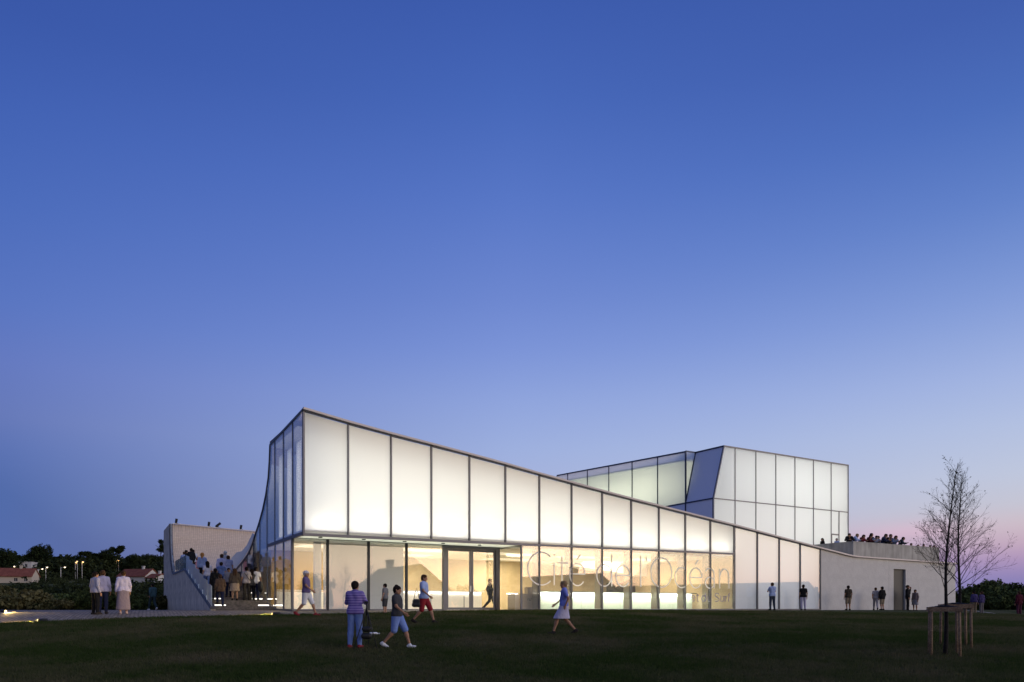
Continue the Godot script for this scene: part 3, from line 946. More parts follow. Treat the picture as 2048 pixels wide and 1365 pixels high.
# ---------------------------------------------------------------- faceted glass block on the roof
func build_pavilion() -> void:
	var b := thing("glass_pavilion", "tall faceted frosted glass block rising behind the sloping roofline", "building", ORIGIN, TURN)
	var U0 := 29.4
	var V0 := 5.06
	var P := 2.1
	var TY := 7.72
	var top := 11.40
	var st: SurfaceTool
	var vf := V0
	# right face, seven bays in two rows
	for i in 7:
		var u0 := U0 + i * P
		var u1 := u0 + P
		var g := 0.03
		if i < 6:
			st = sb()
			box(st, L(u0 + g, 3.5, vf), L(u1 - g, TY - 0.03, vf + 0.012))
			obj("frosted_pane", st, M.frost_pavilion, b)
		st = sb()
		if i == 0:
			prism(st, PackedVector2Array([Vector2(u0 + g, TY + 0.03), Vector2(u1 - g, TY + 0.03), Vector2(u1 - g, top), Vector2(U0 + 1.02, top)]), L(0, 0, vf), Vector3.RIGHT, Vector3.UP, L(0, 0, 0.012))
		else:
			box(st, L(u0 + g, TY + 0.03, vf), L(u1 - g, top, vf + 0.012))
		obj("frosted_pane", st, M.frost_pavilion, b)
		st = sb()
		box(st, L(u0 + 0.02, TY - 0.03, vf - 0.03), L(u1 - 0.02, TY + 0.03, vf + 0.04))
		obj("transom_bar", st, M.frame, b)
		st = sb()
		box(st, L(u1 - 0.025, 3.5, vf - 0.04), L(u1 + 0.025, top, vf + 0.05))
		obj("mullion", st, M.frame, b)
	# last lower bay: terrace door with light above
	var du := U0 + 6 * P
	st = sb()
	box(st, L(du + 0.03, 5.93, vf), L(du + 0.97, TY - 0.03, vf + 0.012))
	obj("frosted_pane", st, M.frost_pavilion, b)
	st = sb()
	box(st, L(du + 1.05, 3.5, vf), L(du + P - 0.03, TY - 0.03, vf + 0.012))
	obj("frosted_pane", st, M.frost_pavilion, b)
	st = sb()
	box(st, L(du + 0.03, 3.5, vf - 0.03), L(du + 0.11, 5.85, vf + 0.04)); box(st, L(du + 0.91, 3.5, vf - 0.03), L(du + 1.0, TY - 0.03, vf + 0.04)); box(st, L(du + 0.03, 5.84, vf - 0.03), L(du + 0.91, 5.93, vf + 0.04))
	var dr := obj("door", st, M.frame, b)
	st = sb()
	box(st, L(du + 0.12, 3.5, vf), L(du + 0.90, 5.83, vf + 0.012))
	obj("door_pane", st, M.frost_pavilion, dr)
	st = sb()
	box(st, L(U0 + 1.0, top, vf - 0.05), L(U0 + 7 * P + 0.03, top + 0.09, vf + 0.12))
	obj("roof_edge", st, M.frame, b)
	# lower left corner face and the leaning facet above it
	var v1 := V0 + 2.70
	var cU := U0 + 0.82
	var cV := 7.62
	st = sb()
	box(st, L(U0, 3.5, V0 + 0.05), L(U0 + 0.012, TY - 0.04, v1 - 0.04))
	obj("frosted_pane", st, M.frost_blue, b)
	st = sb()
	quad(st, L(U0, TY, V0 + 0.03), L(U0 + 1.0, top, V0 + 0.03), L(cU, top, cV), L(U0, TY, v1))
	quad(st, L(U0 + 0.02, TY, V0 + 0.03), L(U0 + 1.02, top, V0 + 0.03), L(cU + 0.02, top, cV), L(U0 + 0.02, TY, v1))
	obj("frosted_pane", st, M.frost_blue, b).set_meta("label", "leaning dark blue facet between the two lit faces")
	st = sb()   # small side triangle
	tri(st, L(U0, TY, v1), L(U0, top, v1), L(cU, top, cV))
	obj("frosted_pane", st, M.frost_left, b)
	for e in [[L(U0, TY, V0), L(U0 + 1.0, top, V0)], [L(U0, TY, v1), L(cU, top, cV)], [L(U0, 3.5, V0), L(U0, TY, V0)], [L(U0, 3.5, v1), L(U0, top, v1)]]:
		st = sb()
		beam(st, e[0], e[1], 0.09, 0.09, Vector3.FORWARD)
		obj("mullion", st, M.frame_blue, b)
	for e in [[L(U0, TY, V0), L(U0, TY, v1)], [L(U0 + 1.0, top + 0.04, V0), L(cU, top + 0.04, cV)], [L(cU, top + 0.04, cV), L(U0, top + 0.08, v1)]]:
		st = sb()
		beam(st, e[0], e[1], 0.10, 0.09)
		obj("roof_edge" if e[0].y > 10.0 else "transom_bar", st, M.frame_blue if e[0].y < 10.0 or e[0].x < cU + 0.5 else M.frame, b)
	# left face, running back from the corner
	var Q := 3.0
	for i in 6:
		var a := v1 + i * Q
		var c := v1 + minf((i + 1) * Q, 16.75)
		var ya := top + 0.055 * (a - v1)
		var yc := top + 0.055 * (c - v1)
		st = sb()
		prism(st, PackedVector2Array([Vector2(a + 0.04, TY + 0.05), Vector2(c - 0.04, TY + 0.05), Vector2(c - 0.04, yc), Vector2(a + 0.04, ya)]), L(U0, 0, 0), Vector3.FORWARD, Vector3.UP, Vector3(0.012, 0, 0))
		obj("frosted_pane", st, M.frost_left, b)
		st = sb()
		box(st, L(U0, 3.5, a + 0.04), L(U0 + 0.012, TY - 0.05, c - 0.04))
		obj("frosted_pane", st, M.frost_blue, b)
		st = sb()
		box(st, L(U0 - 0.03, 3.5, c - 0.04), L(U0 + 0.06, yc, c + 0.04))
		obj("mullion", st, M.frame_blue, b)
		st = sb()
		box(st, L(U0 - 0.03, TY - 0.05, a + 0.05), L(U0 + 0.06, TY + 0.05, c - 0.05))
		obj("transom_bar", st, M.frame_blue, b)
		st = sb()
		beam(st, L(U0 + 0.02, ya + 0.04, a), L(U0 + 0.02, yc + 0.04, c), 0.12, 0.10)
		obj("roof_edge", st, M.frame_blue, b)
		# a roof slab stops the light below the top band of the glass
		st = sb()
		prism(st, PackedVector2Array([Vector2(a, ya - 0.62), Vector2(c, yc - 0.62), Vector2(c, yc - 0.5), Vector2(a, ya - 0.5)]), L(U0 + 0.05, 0, 0), Vector3.FORWARD, Vector3.UP, Vector3(1.6, 0, 0))
		obj("roof_slab", st, M.white, b)
		area_light("hall_light", b, L(U0 + 1.5, 9.1, (a + c) * 0.5), Vector3(-1, 0, 0), Vector2(2.8, 2.6), 1.75 if i > 0 else 1.0, Color(1.0, 1.0, 0.70))
	# inside walls and lamps
	st = sb()
	box(st, L(U0 + 1.6, 3.5, V0 + 1.4), L(U0 + 7 * P - 0.1, top - 0.1, V0 + 1.5)); box(st, L(U0 + 1.6, 3.5, V0 + 1.5), L(U0 + 1.7, top - 0.3, v1 + 16.7))
	box(st, L(U0 + 7 * P - 0.1, 3.5, V0 + 0.06), L(U0 + 7 * P + 0.02, top - 0.02, V0 + 1.5)); box(st, L(U0 + 7 * P, 3.5, V0 + 1.5), L(U0 + 7 * P + 0.02, top - 0.02, v1 + 16.7)); box(st, L(U0 + 0.05, 3.5, v1 + 16.72), L(U0 + 7 * P, top + 0.2, v1 + 16.8))
	obj("inner_wall", st, M.white, b)
	st = sb()
	box(st, L(U0 + 1.05, top - 0.06, V0 + 0.14), L(U0 + 7 * P - 0.1, top - 0.0, V0 + 1.4)); box(st, L(U0 + 1.7, top - 0.05, V0 + 1.5), L(U0 + 7 * P - 0.1, top + 0.05, v1 + 16.7))
	obj("roof", st, M.white, b)
	for i in 7:
		var k: float = [0.62, 0.62, 0.66, 0.80, 0.90, 0.84, 0.84][i]
		area_light("hall_light", b, L(U0 + ((i + 0.5) * P if i > 0 else 1.62), 9.5, V0 + 1.3), Vector3(0, 0, 1), Vector2(P - 0.1 if i > 0 else 0.9, 3.2), k * 0.86, Color(0.98, 1.0, 0.90))
		area_light("hall_light", b, L(U0 + (i + 0.5) * P, 5.7, V0 + 1.3), Vector3(0, 0, 1), Vector2(P - 0.1, 3.6), k * 0.76, Color(1.0, 0.985, 0.87))

# ---------------------------------------------------------------- ground sheets and lawn
func build_ground() -> void:
	var xs := []
	var x := -42.0
	while x <= 42.0:
		xs.append(x); x += 1.0
	var far := 44.0
	while far < 1600.0:
		xs.append(far); xs.append(-far)
		far *= 1.16
	xs.sort()
	var ds := []
	var d := 6.0
	while d < 62.0:
		ds.append(d); d += 0.75
	while d < 3200.0:
		ds.append(d); d *= 1.07
	ds.append_array([3.0, 0.0, -5.0, -12.0, -30.0, -60.0, -120.0, -300.0])
	ds.sort()
	var st := sb(true)
	for i in xs.size() - 1:
		for k in ds.size() - 1:
			var a := on_ground(xs[i], ds[k])
			var b := on_ground(xs[i + 1], ds[k])
			var c := on_ground(xs[i + 1], ds[k + 1])
			var e := on_ground(xs[i], ds[k + 1])
			quad(st, a, e, c, b)
	structure("lawn", st, M.lawn)
	# cobbled path along the front of the building and round to the stairs
	st = sb(true)
	var px := []
	x = -60.0
	while x < 1.4:
		px.append(x); x += 1.0 if x > -30.0 else 3.0
	px.append(1.35)
	for i in px.size() - 1:
		for k in 14:
			var q := []
			for c in [[i, k], [i, k + 1], [i + 1, k + 1], [i + 1, k]]:
				var xx: float = px[c[0]]
				var d0 := path_edge(xx) + 0.12 * noise.get_noise_2d(xx * 22.0, 3.0)
				var d1 := 45.5 + noise.get_noise_2d(xx * 8.0, 50.0) * 1.5 if xx < -10.0 else maxf(d0 + 0.1, lerpf(45.5, 37.5, smoothstep(-10.0, 1.4, xx)))
				q.append(on_ground(xx, lerpf(d0, d1, c[1] / 14.0), 0.006))
			quad(st, q[0], q[1], q[2], q[3])
	structure("path", st, M.path)
	# narrow gravel strip along the white wall and on to the right
	st = sb(true)
	var line := []
	for i in 20: line.append(Vector2(WP(11.4 + i * 2.05, 0, -0.35).x, -WP(11.4 + i * 2.05, 0, -0.35).z))
	for i in 8: line.append(Vector2(34.6, 55.6).lerp(Vector2(30.5, 38.0), (i + 1) / 8.0))
	for i in line.size() - 1:
		var p: Vector2 = line[i]
		var q: Vector2 = line[i + 1]
		var n := (q - p).normalized().orthogonal() * 0.2
		quad(st, on_ground(p.x + n.x, p.y + n.y, 0.02), on_ground(q.x + n.x, q.y + n.y, 0.02), on_ground(q.x - n.x, q.y - n.y, 0.02), on_ground(p.x - n.x, p.y - n.y, 0.02))
	structure("gravel_strip", st, M.gravel)

func build_grass() -> void:
	var st := sb()
	var r := RandomNumberGenerator.new()
	r.seed = 21
	for i in 5:
		var a := r.randf() * TAU
		var b := Vector3(r.randf_range(-0.05, 0.05), 0, r.randf_range(-0.05, 0.05))
		var side := Vector3(cos(a), 0, sin(a)) * 0.008
		var tip := b + Vector3(r.randf_range(-0.03, 0.03), r.randf_range(0.03, 0.06), r.randf_range(-0.03, 0.03))
		tri(st, b - side, tip, b + side)
	st.generate_normals()
	var spots := []
	var cols := []
	var wide := FastNoiseLite.new()
	wide.seed = 8
	wide.frequency = 0.09
	for i in 230000:
		var d := 12.6 + 26.0 * pow(r.randf(), 1.15)
		var x := r.randf_range(-0.74, 0.74) * d
		if d > path_edge(x) - 0.05 and x < 1.4: continue
		if x >= 1.3 and d > 36.8 + (x - 1.3) * 0.58: continue
		var h := clampf(wide.get_noise_2d(x * 1.5, d * 1.9) * 0.7 + 0.36 + 0.5 * wide.get_noise_2d(x * 4.0, d * 4.0), 0.0, 1.0)
		if r.randf() < h * 0.45: continue
		spots.append(Transform3D(Basis(Vector3.UP, r.randf() * TAU).scaled(Vector3.ONE * r.randf_range(0.65, 1.8)), on_ground(x, d)))
		var c := Color(0.040, 0.066, 0.016).lerp(Color(0.125, 0.108, 0.062), clampf(h + r.randf_range(-0.25, 0.25), 0, 1))
		cols.append(c)
	stuff("grass_blades", st.commit(), spots, cols, M.grass, "short dark grass of the sloping lawn", "grass")

func stuff(called: String, mesh: Mesh, spots: Array, cols: Array, m: Material, label: String, category: String) -> void:
	var o := copies_of(called, mesh, spots, cols, m, self)
	tag(o, label, category, "", "stuff")

func copies_of(called: String, mesh: Mesh, spots: Array, cols: Array, m: Material, parent: Node) -> MultiMeshInstance3D:
	var mm := MultiMesh.new()
	mm.transform_format = MultiMesh.TRANSFORM_3D
	mm.use_colors = true
	mm.mesh = mesh
	mm.instance_count = spots.size()
	for i in spots.size():
		mm.set_instance_transform(i, spots[i])
		mm.set_instance_color(i, cols[i])
	var o := MultiMeshInstance3D.new()
	o.name = numbered(called) if parent == self else called
	o.multimesh = mm
	o.material_override = m
	parent.add_child(o, true)
	return o

# ---------------------------------------------------------------- plants
var clump_mesh: ArrayMesh

func make_clump() -> void:
	var st := sb()
	var r := RandomNumberGenerator.new()
	r.seed = 5
	for i in 9:
		var c := Vector3(r.randf_range(-1, 1), r.randf_range(-1, 1), r.randf_range(-1, 1)) * 0.42
		var n := Vector3(r.randf_range(-1, 1), r.randf_range(-0.4, 1), r.randf_range(-1, 1)).normalized()
		var x := n.cross(Vector3(r.randf(), r.randf(), r.randf())).normalized() * r.randf_range(0.12, 0.24)
		var y := n.cross(x).normalized() * r.randf_range(0.2, 0.36)
		tri(st, c - y, c - x, c + y); tri(st, c - y, c + y, c + x)
	st.generate_normals()
	clump_mesh = st.commit()

func crown(parent: Node, lobes: Array, count: int, size: float, dark: Color, light: Color, sd: int) -> MeshInstance3D:
	# every leaf of the crown is a small face of one mesh
	var r := RandomNumberGenerator.new()
	r.seed = sd
	var src: PackedVector3Array = clump_mesh.surface_get_arrays(0)[Mesh.ARRAY_VERTEX]
	var verts := PackedVector3Array()
	var nor := PackedVector3Array()
	var cols := PackedColorArray()
	var total := 0.0
	for l in lobes: total += l[1].x * l[1].z + l[1].x * l[1].y
	for l in lobes:
		var tone := r.randf_range(-0.2, 0.25)
		for i in int(count * (l[1].x * l[1].z + l[1].x * l[1].y) / total):
			var dir := Vector3(r.randfn(), r.randfn(), r.randfn()).normalized()
			var p: Vector3 = l[0] + dir * l[1] * pow(r.randf_range(0.2, 1.0), 0.5) * r.randf_range(0.85, 1.08)
			if p.y < 0.02: p.y = absf(p.y) + 0.05
			var t := Transform3D(Basis.from_euler(Vector3(r.randf() * TAU, r.randf() * TAU, 0)).scaled(Vector3.ONE * size * r.randf_range(0.6, 1.3)), p)
			var c := dark.lerp(light, clampf(0.4 + tone + r.randf_range(-0.3, 0.3), 0, 1))
			var moved_to: PackedVector3Array = t * src
			verts.append_array(moved_to)
			for k in range(0, src.size(), 3):
				var n := (moved_to[k + 2] - moved_to[k]).cross(moved_to[k + 1] - moved_to[k]).normalized()
				for j in 3:
					nor.append(n)
					cols.append(c)
	var arr := []
	arr.resize(Mesh.ARRAY_MAX)
	arr[Mesh.ARRAY_VERTEX] = verts
	arr[Mesh.ARRAY_NORMAL] = nor
	arr[Mesh.ARRAY_COLOR] = cols
	var m := ArrayMesh.new()
	m.add_surface_from_arrays(Mesh.PRIMITIVE_TRIANGLES, arr)
	return put("crown", m, M.leaf, parent)

func lobes_for(kind: String, h: float, w: float, sd: int) -> Array:
	var r := RandomNumberGenerator.new()
	r.seed = sd
	var out := []
	match kind:
		"round":
			for i in 9:
				out.append([Vector3(r.randf_range(-0.32, 0.32) * w, h * r.randf_range(0.35, 0.85), r.randf_range(-0.3, 0.3) * w), Vector3(w * r.randf_range(0.18, 0.3), h * r.randf_range(0.12, 0.2), w * 0.25)])
			out.append([Vector3(0, h * 0.5, 0), Vector3(w * 0.42, h * 0.34, w * 0.42)])
		"pine":
			for i in 8:
				out.append([Vector3(r.randf_range(-0.38, 0.38) * w, h * r.randf_range(0.68, 0.93), r.randf_range(-0.3, 0.3) * w), Vector3(w * r.randf_range(0.14, 0.24), h * r.randf_range(0.05, 0.09), w * 0.2)])
		"cone":
			for i in 7:
				var t := i / 6.0
				out.append([Vector3(r.randf_range(-0.08, 0.08) * w, h * lerpf(0.2, 0.95, t), 0), Vector3(w * lerpf(0.45, 0.08, t), h * 0.13, w * lerpf(0.45, 0.08, t))])
		"bush":
			for i in 8:
				var s := r.randf_range(0.16, 0.3)
				out.append([Vector3(r.randf_range(-0.4, 0.4) * w, h * r.randf_range(0.2, 0.8 - s * 0.5), r.randf_range(-0.28, 0.28) * w), Vector3(w * s, h * r.randf_range(0.2, 0.32), w * s)])
			out.append([Vector3(0, h * 0.3, 0), Vector3(w * 0.46, h * 0.34, w * 0.34)])
	return out

func tree(called: String, kind: String, x: float, d: float, h: float, w: float, sd: int, label: String, group: String, count := 900, dark := Color(0.010, 0.016, 0.008), light := Color(0.035, 0.048, 0.020)) -> Node3D:
	var t := thing(called, label, "bush" if kind == "bush" else "tree", on_ground(x, d, -0.05), 0.0, group)
	var st := sb(true)
	var top := h * (0.9 if kind != "bush" else 0.5)
	var lean := (sd % 5 - 2) * 0.02 * h
	tube(st, PackedVector3Array([Vector3(0, 0, 0), Vector3(lean * 0.3, top * 0.4, 0), Vector3(lean, top, 0)]), PackedFloat32Array([maxf(0.03, h * 0.022), h * 0.016, h * 0.004]), 6)
	for i in 4:
		var a := i * 1.9 + sd
		var y := top * (0.45 + 0.1 * i)
		tube(st, PackedVector3Array([Vector3(lean * y / top, y, 0), Vector3(cos(a) * w * 0.14, y + h * 0.1, sin(a) * w * 0.14), Vector3(cos(a) * w * 0.3, y + h * 0.17, sin(a) * w * 0.3)]), PackedFloat32Array([h * 0.009, h * 0.006, h * 0.002]), 5)
	obj("trunk" if kind != "bush" else "stem", st, M.bark, t)
	crown(t, lobes_for(kind, h, w, sd), count, w * (0.07 if kind != "bush" else 0.075), dark, light, sd)
	return t

func twig(st: SurfaceTool, lf: SurfaceTool, r: RandomNumberGenerator, p: Vector3, dir: Vector3, length: float, rad: float, depth: int) -> void:
	var pts := PackedVector3Array([p])
	var radii := PackedFloat32Array([rad])
	var n := 5
	var q := p
	var dd := dir
	for i in n:
		dd = (dd + Vector3(r.randfn() * 0.11, 0.016 + r.randfn() * 0.08, r.randfn() * 0.11)).normalized()
		q += dd * length / n
		pts.append(q)
		radii.append(lerpf(rad, rad * 0.35, (i + 1.0) / n))
	tube(st, pts, radii, 4 if depth > 0 else 5)
	if depth >= 3 or length < 0.12:
		return
	var kids: int = [7, 5, 2][depth]
	for i in kids:
		var t := lerpf(0.22, 0.98, (i + r.randf()) / kids)
		var f := t * n
		var k := mini(int(f), n - 1)
		var at := pts[k].lerp(pts[k + 1], f - k)
		var along := (pts[k + 1] - pts[k]).normalized()
		var out := along.cross(Vector3(r.randfn(), r.randfn(), r.randfn())).normalized()
		var nd := (along * 0.75 + out * r.randf_range(0.4, 0.8) + Vector3(0, 0.15, 0)).normalized()
		twig(st, lf, r, at, nd, length * lerpf(0.55, 0.22, t) * r.randf_range(0.7, 1.25), maxf(radii[k] * 0.5, 0.0016), depth + 1)
		if depth >= 1 and r.randf() < 0.16:
			var e := at + nd * length * 0.2
			var s := r.randf_range(0.012, 0.026)
			var u := Vector3(r.randfn(), r.randfn(), r.randfn()).normalized() * s
			var w := u.cross(Vector3(r.randf(), 1, 0)).normalized() * s * 0.8
			tri(lf, e - u, e + w, e + u); tri(lf, e - u, e + u, e - w)

func bare_tree(x: float, d: float, h: float, lean: Vector2, sd: int, label: String) -> void:
	var t := thing("bare_tree", label, "tree", on_ground(x, d, -0.05), 0.0, "young bare trees in wooden stake frames")
	var r := RandomNumberGenerator.new()
	r.seed = sd
	var st := sb(true)
	var pts := PackedVector3Array()
	var radii := PackedFloat32Array()
	for i in 13:
		var f := i / 12.0
		var bend := lean.x * f + lean.y * pow(f, 4.0)
		pts.append(Vector3(bend + 0.025 * sin(f * 9.0 + sd), f * h, 0.03 * sin(f * 6.0)))
		radii.append(lerpf(0.056, 0.005, pow(f, 0.8)))
	tube(st, pts, radii, 9)
	obj("trunk", st, M.bark, t)
	st = sb(true)
	var lf := sb()
	var n := 40
	for i in n:
		var f := lerpf(0.30, 0.97, pow((i + 0.5) / n, 0.9))
		var k := mini(int(f * 12.0), 11)
		var p := pts[k].lerp(pts[k + 1], f * 12.0 - k)
		var a := i * 2.399 + r.randf() * 0.6
		var up := lerpf(0.55, 1.5, f) + r.randf_range(-0.15, 0.2)
		var dir := Vector3(cos(a), up, sin(a)).normalized()
		twig(st, lf, r, p, dir, lerpf(1.65, 0.30, pow((f - 0.3) / 0.7, 0.9)) * r.randf_range(0.75, 1.15), lerpf(0.012, 0.004, f), 0)
	obj("branches", st, M.bark, t)
	obj("dry_leaves", lf, M.leaf_dry, t).set_meta("kind", "stuff")

func stake_frame(x: float, d: float, turn: float, height: float, label: String) -> void:
	var t := thing("tree_stake_frame", label, "tree stakes", on_ground(x, d, 0.0), turn, "wooden stake frames round the young trees")
	var c := [Vector3(-0.28, 0, 0.28), Vector3(0.28, 0, 0.28), Vector3(0.28, 0, -0.28), Vector3(-0.28, 0, -0.28)]
	for k in 4:
		var st := sb(true)
		tube(st, PackedVector3Array([c[k] * 1.04 + Vector3(0, -0.1, 0), c[k] + Vector3(0, height - 0.02, 0)]), PackedFloat32Array([0.033, 0.030]), 8)
		obj("stake", st, M.wood, t)
		st = sb()
		var a: Vector3 = c[k]
		var b: Vector3 = c[(k + 1) % 4]
		var out := (a + b).normalized() * 0.052
		var over := (b - a).normalized() * 0.05
		beam(st, a + out - over + Vector3(0, height - 0.055, 0), b + out + over * (1.0 if k % 2 == 0 else 0.2) + Vector3(0, height - 0.055, 0), 0.028, 0.105)
		obj("rail", st, M.wood, t)
	for s in [-1.0, 1.0]:
		var st := sb(true)
		tube(st, PackedVector3Array([Vector3(-0.3 * s, height - 0.02, -0.3), Vector3(-0.07 * s, height + 0.01, -0.05 * s), Vector3(0.06 * s, height + 0.015, 0.05 * s), Vector3(0.3 * s, height - 0.02, 0.3)]), PackedFloat32Array([0.02, 0.028, 0.028, 0.02]), 6)
		obj("rubber_tie", st, M.black, t)

# ---------------------------------------------------------------- far houses and street lamps
func house(called: String, label: String, x: float, d: float, w: float, depth: float, wall_h: float, roof_h: float, turn: float, wall_m: Material, roof_m: Material, windows: Array, chimney: float, flat := false) -> Node3D:
	var t := thing(called, label, "house", on_ground(x, d, -0.3), turn, "")
	var st := sb()
	var pts := PackedVector2Array([Vector2(-w * 0.5, 0), Vector2(w * 0.5, 0), Vector2(w * 0.5, wall_h), Vector2(-w * 0.5, wall_h)])
	prism(st, pts, Vector3(0, 0, depth * 0.5), Vector3.RIGHT, Vector3.UP, Vector3(0, 0, -depth))
	if not flat:
		prism(st, PackedVector2Array([Vector2(-depth * 0.5, wall_h), Vector2(depth * 0.5, wall_h), Vector2(0, wall_h + roof_h)]), Vector3(-w * 0.5, 0, 0), Vector3.BACK, Vector3.UP, Vector3(w, 0, 0))
	obj("wall", st, wall_m, t)
	st = sb()
	if flat:
		box(st, Vector3(-w * 0.5 - 0.15, wall_h, -depth * 0.5 - 0.15), Vector3(w * 0.5 + 0.15, wall_h + 0.3, depth * 0.5 + 0.15))
	else:
		for s in [-1.0, 1.0]:
			var eave := Vector3(0, wall_h - 0.35, s * (depth * 0.5 + 0.55))
			var ridge := Vector3(0, wall_h + roof_h + 0.12, 0)
			block(st, eave - Vector3(w * 0.5 + 0.35, 0, 0), Vector3(w + 0.7, 0, 0), Vector3(0, 0.22, 0), ridge - eave)
	var roof := obj("roof", st, roof_m, t)
	if chimney > -90.0:
		st = sb()
		box(st, Vector3(chimney - 0.4, wall_h + roof_h * 0.3, -0.4), Vector3(chimney + 0.4, wall_h + roof_h + 1.2, 0.4)); box(st, Vector3(chimney - 0.5, wall_h + roof_h + 1.2, -0.5), Vector3(chimney + 0.5, wall_h + roof_h + 1.4, 0.5))
		obj("chimney", st, wall_m, roof)
	for q in windows:
		st = sb()
		var z := depth * 0.5
		box(st, Vector3(q[0] - q[2] * 0.5, q[1], z - 0.05), Vector3(q[0] + q[2] * 0.5, q[1] + q[3], z + 0.012))
		var o := obj("window", st, M.window_dark, t)
		st = sb()
		box(st, Vector3(q[0] - q[2] * 0.5 - 0.1, q[1] - 0.12, z), Vector3(q[0] + q[2] * 0.5 + 0.1, q[1] - 0.002, z + 0.08)); box(st, Vector3(q[0] - 0.04, q[1], z + 0.012), Vector3(q[0] + 0.04, q[1] + q[3], z + 0.03))
		obj("window_frame", st, M.house_white, o)
	return t

func street_lamp(label: String, x: float, d: float, h: float, arm: float, warm: bool, group := "lit street lamps on the far slope") -> void:
	var t := thing("street_lamp", label, "street lamp", on_ground(x, d, -0.1), 0.0, group)
	var st := sb(true)
	tube(st, PackedVector3Array([Vector3.ZERO, Vector3(0, h * 0.5, 0), Vector3(0, h, 0)]), PackedFloat32Array([0.16, 0.13, 0.09]), 8)
	obj("pole", st, M.pole, t)
	st = sb(true)
	tube(st, PackedVector3Array([Vector3(0, h - 0.35, 0), Vector3(arm * 0.6, h - 0.1, 0), Vector3(arm, h, 0)]), PackedFloat32Array([0.07, 0.06, 0.06]), 6)
	obj("arm", st, M.pole, t)
	st = sb(true)
	tube(st, PackedVector3Array([Vector3(arm - 0.3, h + 0.08, 0), Vector3(arm, h + 0.14, 0), Vector3(arm + 0.7, h + 0.1, 0)]), PackedFloat32Array([0.08, 0.22, 0.1]), 8)
	var head := obj("lamp_head", st, M.pole, t)
	st = sb(true)
	tube(st, PackedVector3Array([Vector3(arm - 0.12, h - 0.12, 0.1), Vector3(arm + 0.1, h - 0.14, 0.1), Vector3(arm + 0.32, h - 0.12, 0.1)]), PackedFloat32Array([0.12, 0.24, 0.12]), 8)
	var bulb := obj("lamp_bulb", st, M.lamp_warm if warm else M.lamp_white, t)
	omni(bulb, Vector3(arm + 0.1, h - 0.14, 0.1), 1.6, Color(1.0, 0.62, 0.25) if warm else Color(1.0, 0.85, 0.6), 0.2)

func ground_light(label: String, x: float, d: float, turn: float, r := 1.0) -> void:
	var t := thing("ground_light", label, "ground light", on_ground(x, d, 0.0), turn, "low path lights at the lawn edge")
	var st := sb(true)
	tube(st, PackedVector3Array([Vector3(0.14, 0.055, 0), Vector3(0.2, 0.06, 0), Vector3(0.42, 0.06, 0), Vector3(0.46, 0.055, 0)]), PackedFloat32Array([0.05, 0.07, 0.07, 0.03]), 9)
	obj("lamp_housing", st, M.black, t)
	st = sb()
	box(st, Vector3(0.18, 0.0, -0.025), Vector3(0.22, 0.06, 0.025))
	obj("bracket", st, M.black, t)
	st = sb(true)
	tube(st, PackedVector3Array([Vector3(0.105, 0.055, 0), Vector3(0.145, 0.055, 0)]), PackedFloat32Array([0.045, 0.045]), 9)
	var bulb := obj("lamp_lens", st, M.uplight, t)
	var l := SpotLight3D.new()
	l.name = "lamp_beam"
	l.light_energy = 22.0 * r
	l.light_color = Color(1.0, 0.66, 0.20).linear_to_srgb()
	l.light_size = 0.04
	l.spot_angle = 40.0
	l.spot_angle_attenuation = 0.8
	l.spot_range = 30.0
	l.spot_attenuation = 2.0
	l.shadow_enabled = true
	l.transform = Transform3D(Basis.looking_at(Vector3(-1, -0.10, 0), Vector3.UP), Vector3(0.09, 0.06, 0))
	bulb.add_child(l)

# ---------------------------------------------------------------- people: a distance field of tapered capsules, meshed as surface nets
var fld := PackedFloat32Array()
var fn := Vector3i()
var flo := Vector3()
var fh := 0.02
var parts_cache := {}

func field_begin(lo: Vector3, hi: Vector3, h: float) -> void:
	flo = lo
	fh = h
	fn = Vector3i(((hi - lo) / h).ceil()) + Vector3i.ONE
	fld.resize(fn.x * fn.y * fn.z)
	fld.fill(9.0)

func cap(a: Vector3, b: Vector3, ra: float, rb: float, k := 0.03) -> void:
	var m := maxf(ra, rb) + k + fh * 1.5
	var lo := ((a.min(b) - Vector3.ONE * m - flo) / fh).floor()
	var hi := ((a.max(b) + Vector3.ONE * m - flo) / fh).ceil()
	var x0 := maxi(int(lo.x), 0)
	var y0 := maxi(int(lo.y), 0)
	var z0 := maxi(int(lo.z), 0)
	var x1 := mini(int(hi.x), fn.x - 1)
	var y1 := mini(int(hi.y), fn.y - 1)
	var z1 := mini(int(hi.z), fn.z - 1)
	var ba := b - a
	var inv := 1.0 / maxf(ba.length_squared(), 1e-9)
	for z in range(z0, z1 + 1):
		for y in range(y0, y1 + 1):
			var at := (z * fn.y + y) * fn.x
			var p := Vector3(flo.x + x0 * fh, flo.y + y * fh, flo.z + z * fh) - a
			for x in range(x0, x1 + 1):
				var t := clampf(p.dot(ba) * inv, 0.0, 1.0)
				var d := (p - ba * t).length() - ra - (rb - ra) * t
				var o := fld[at + x]
				var g := maxf(k - absf(o - d), 0.0) / k
				fld[at + x] = minf(o, d) - g * g * k * 0.25
				p.x += fh

func cut_plane(n: Vector3, at: float) -> void:   # keeps n . p < at
	for z in fn.z:
		for y in fn.y:
			var i := (z * fn.y + y) * fn.x
			var s := n.dot(Vector3(flo.x, flo.y + y * fh, flo.z + z * fh)) - at
			for x in fn.x:
				fld[i + x] = maxf(fld[i + x], s + n.x * x * fh)

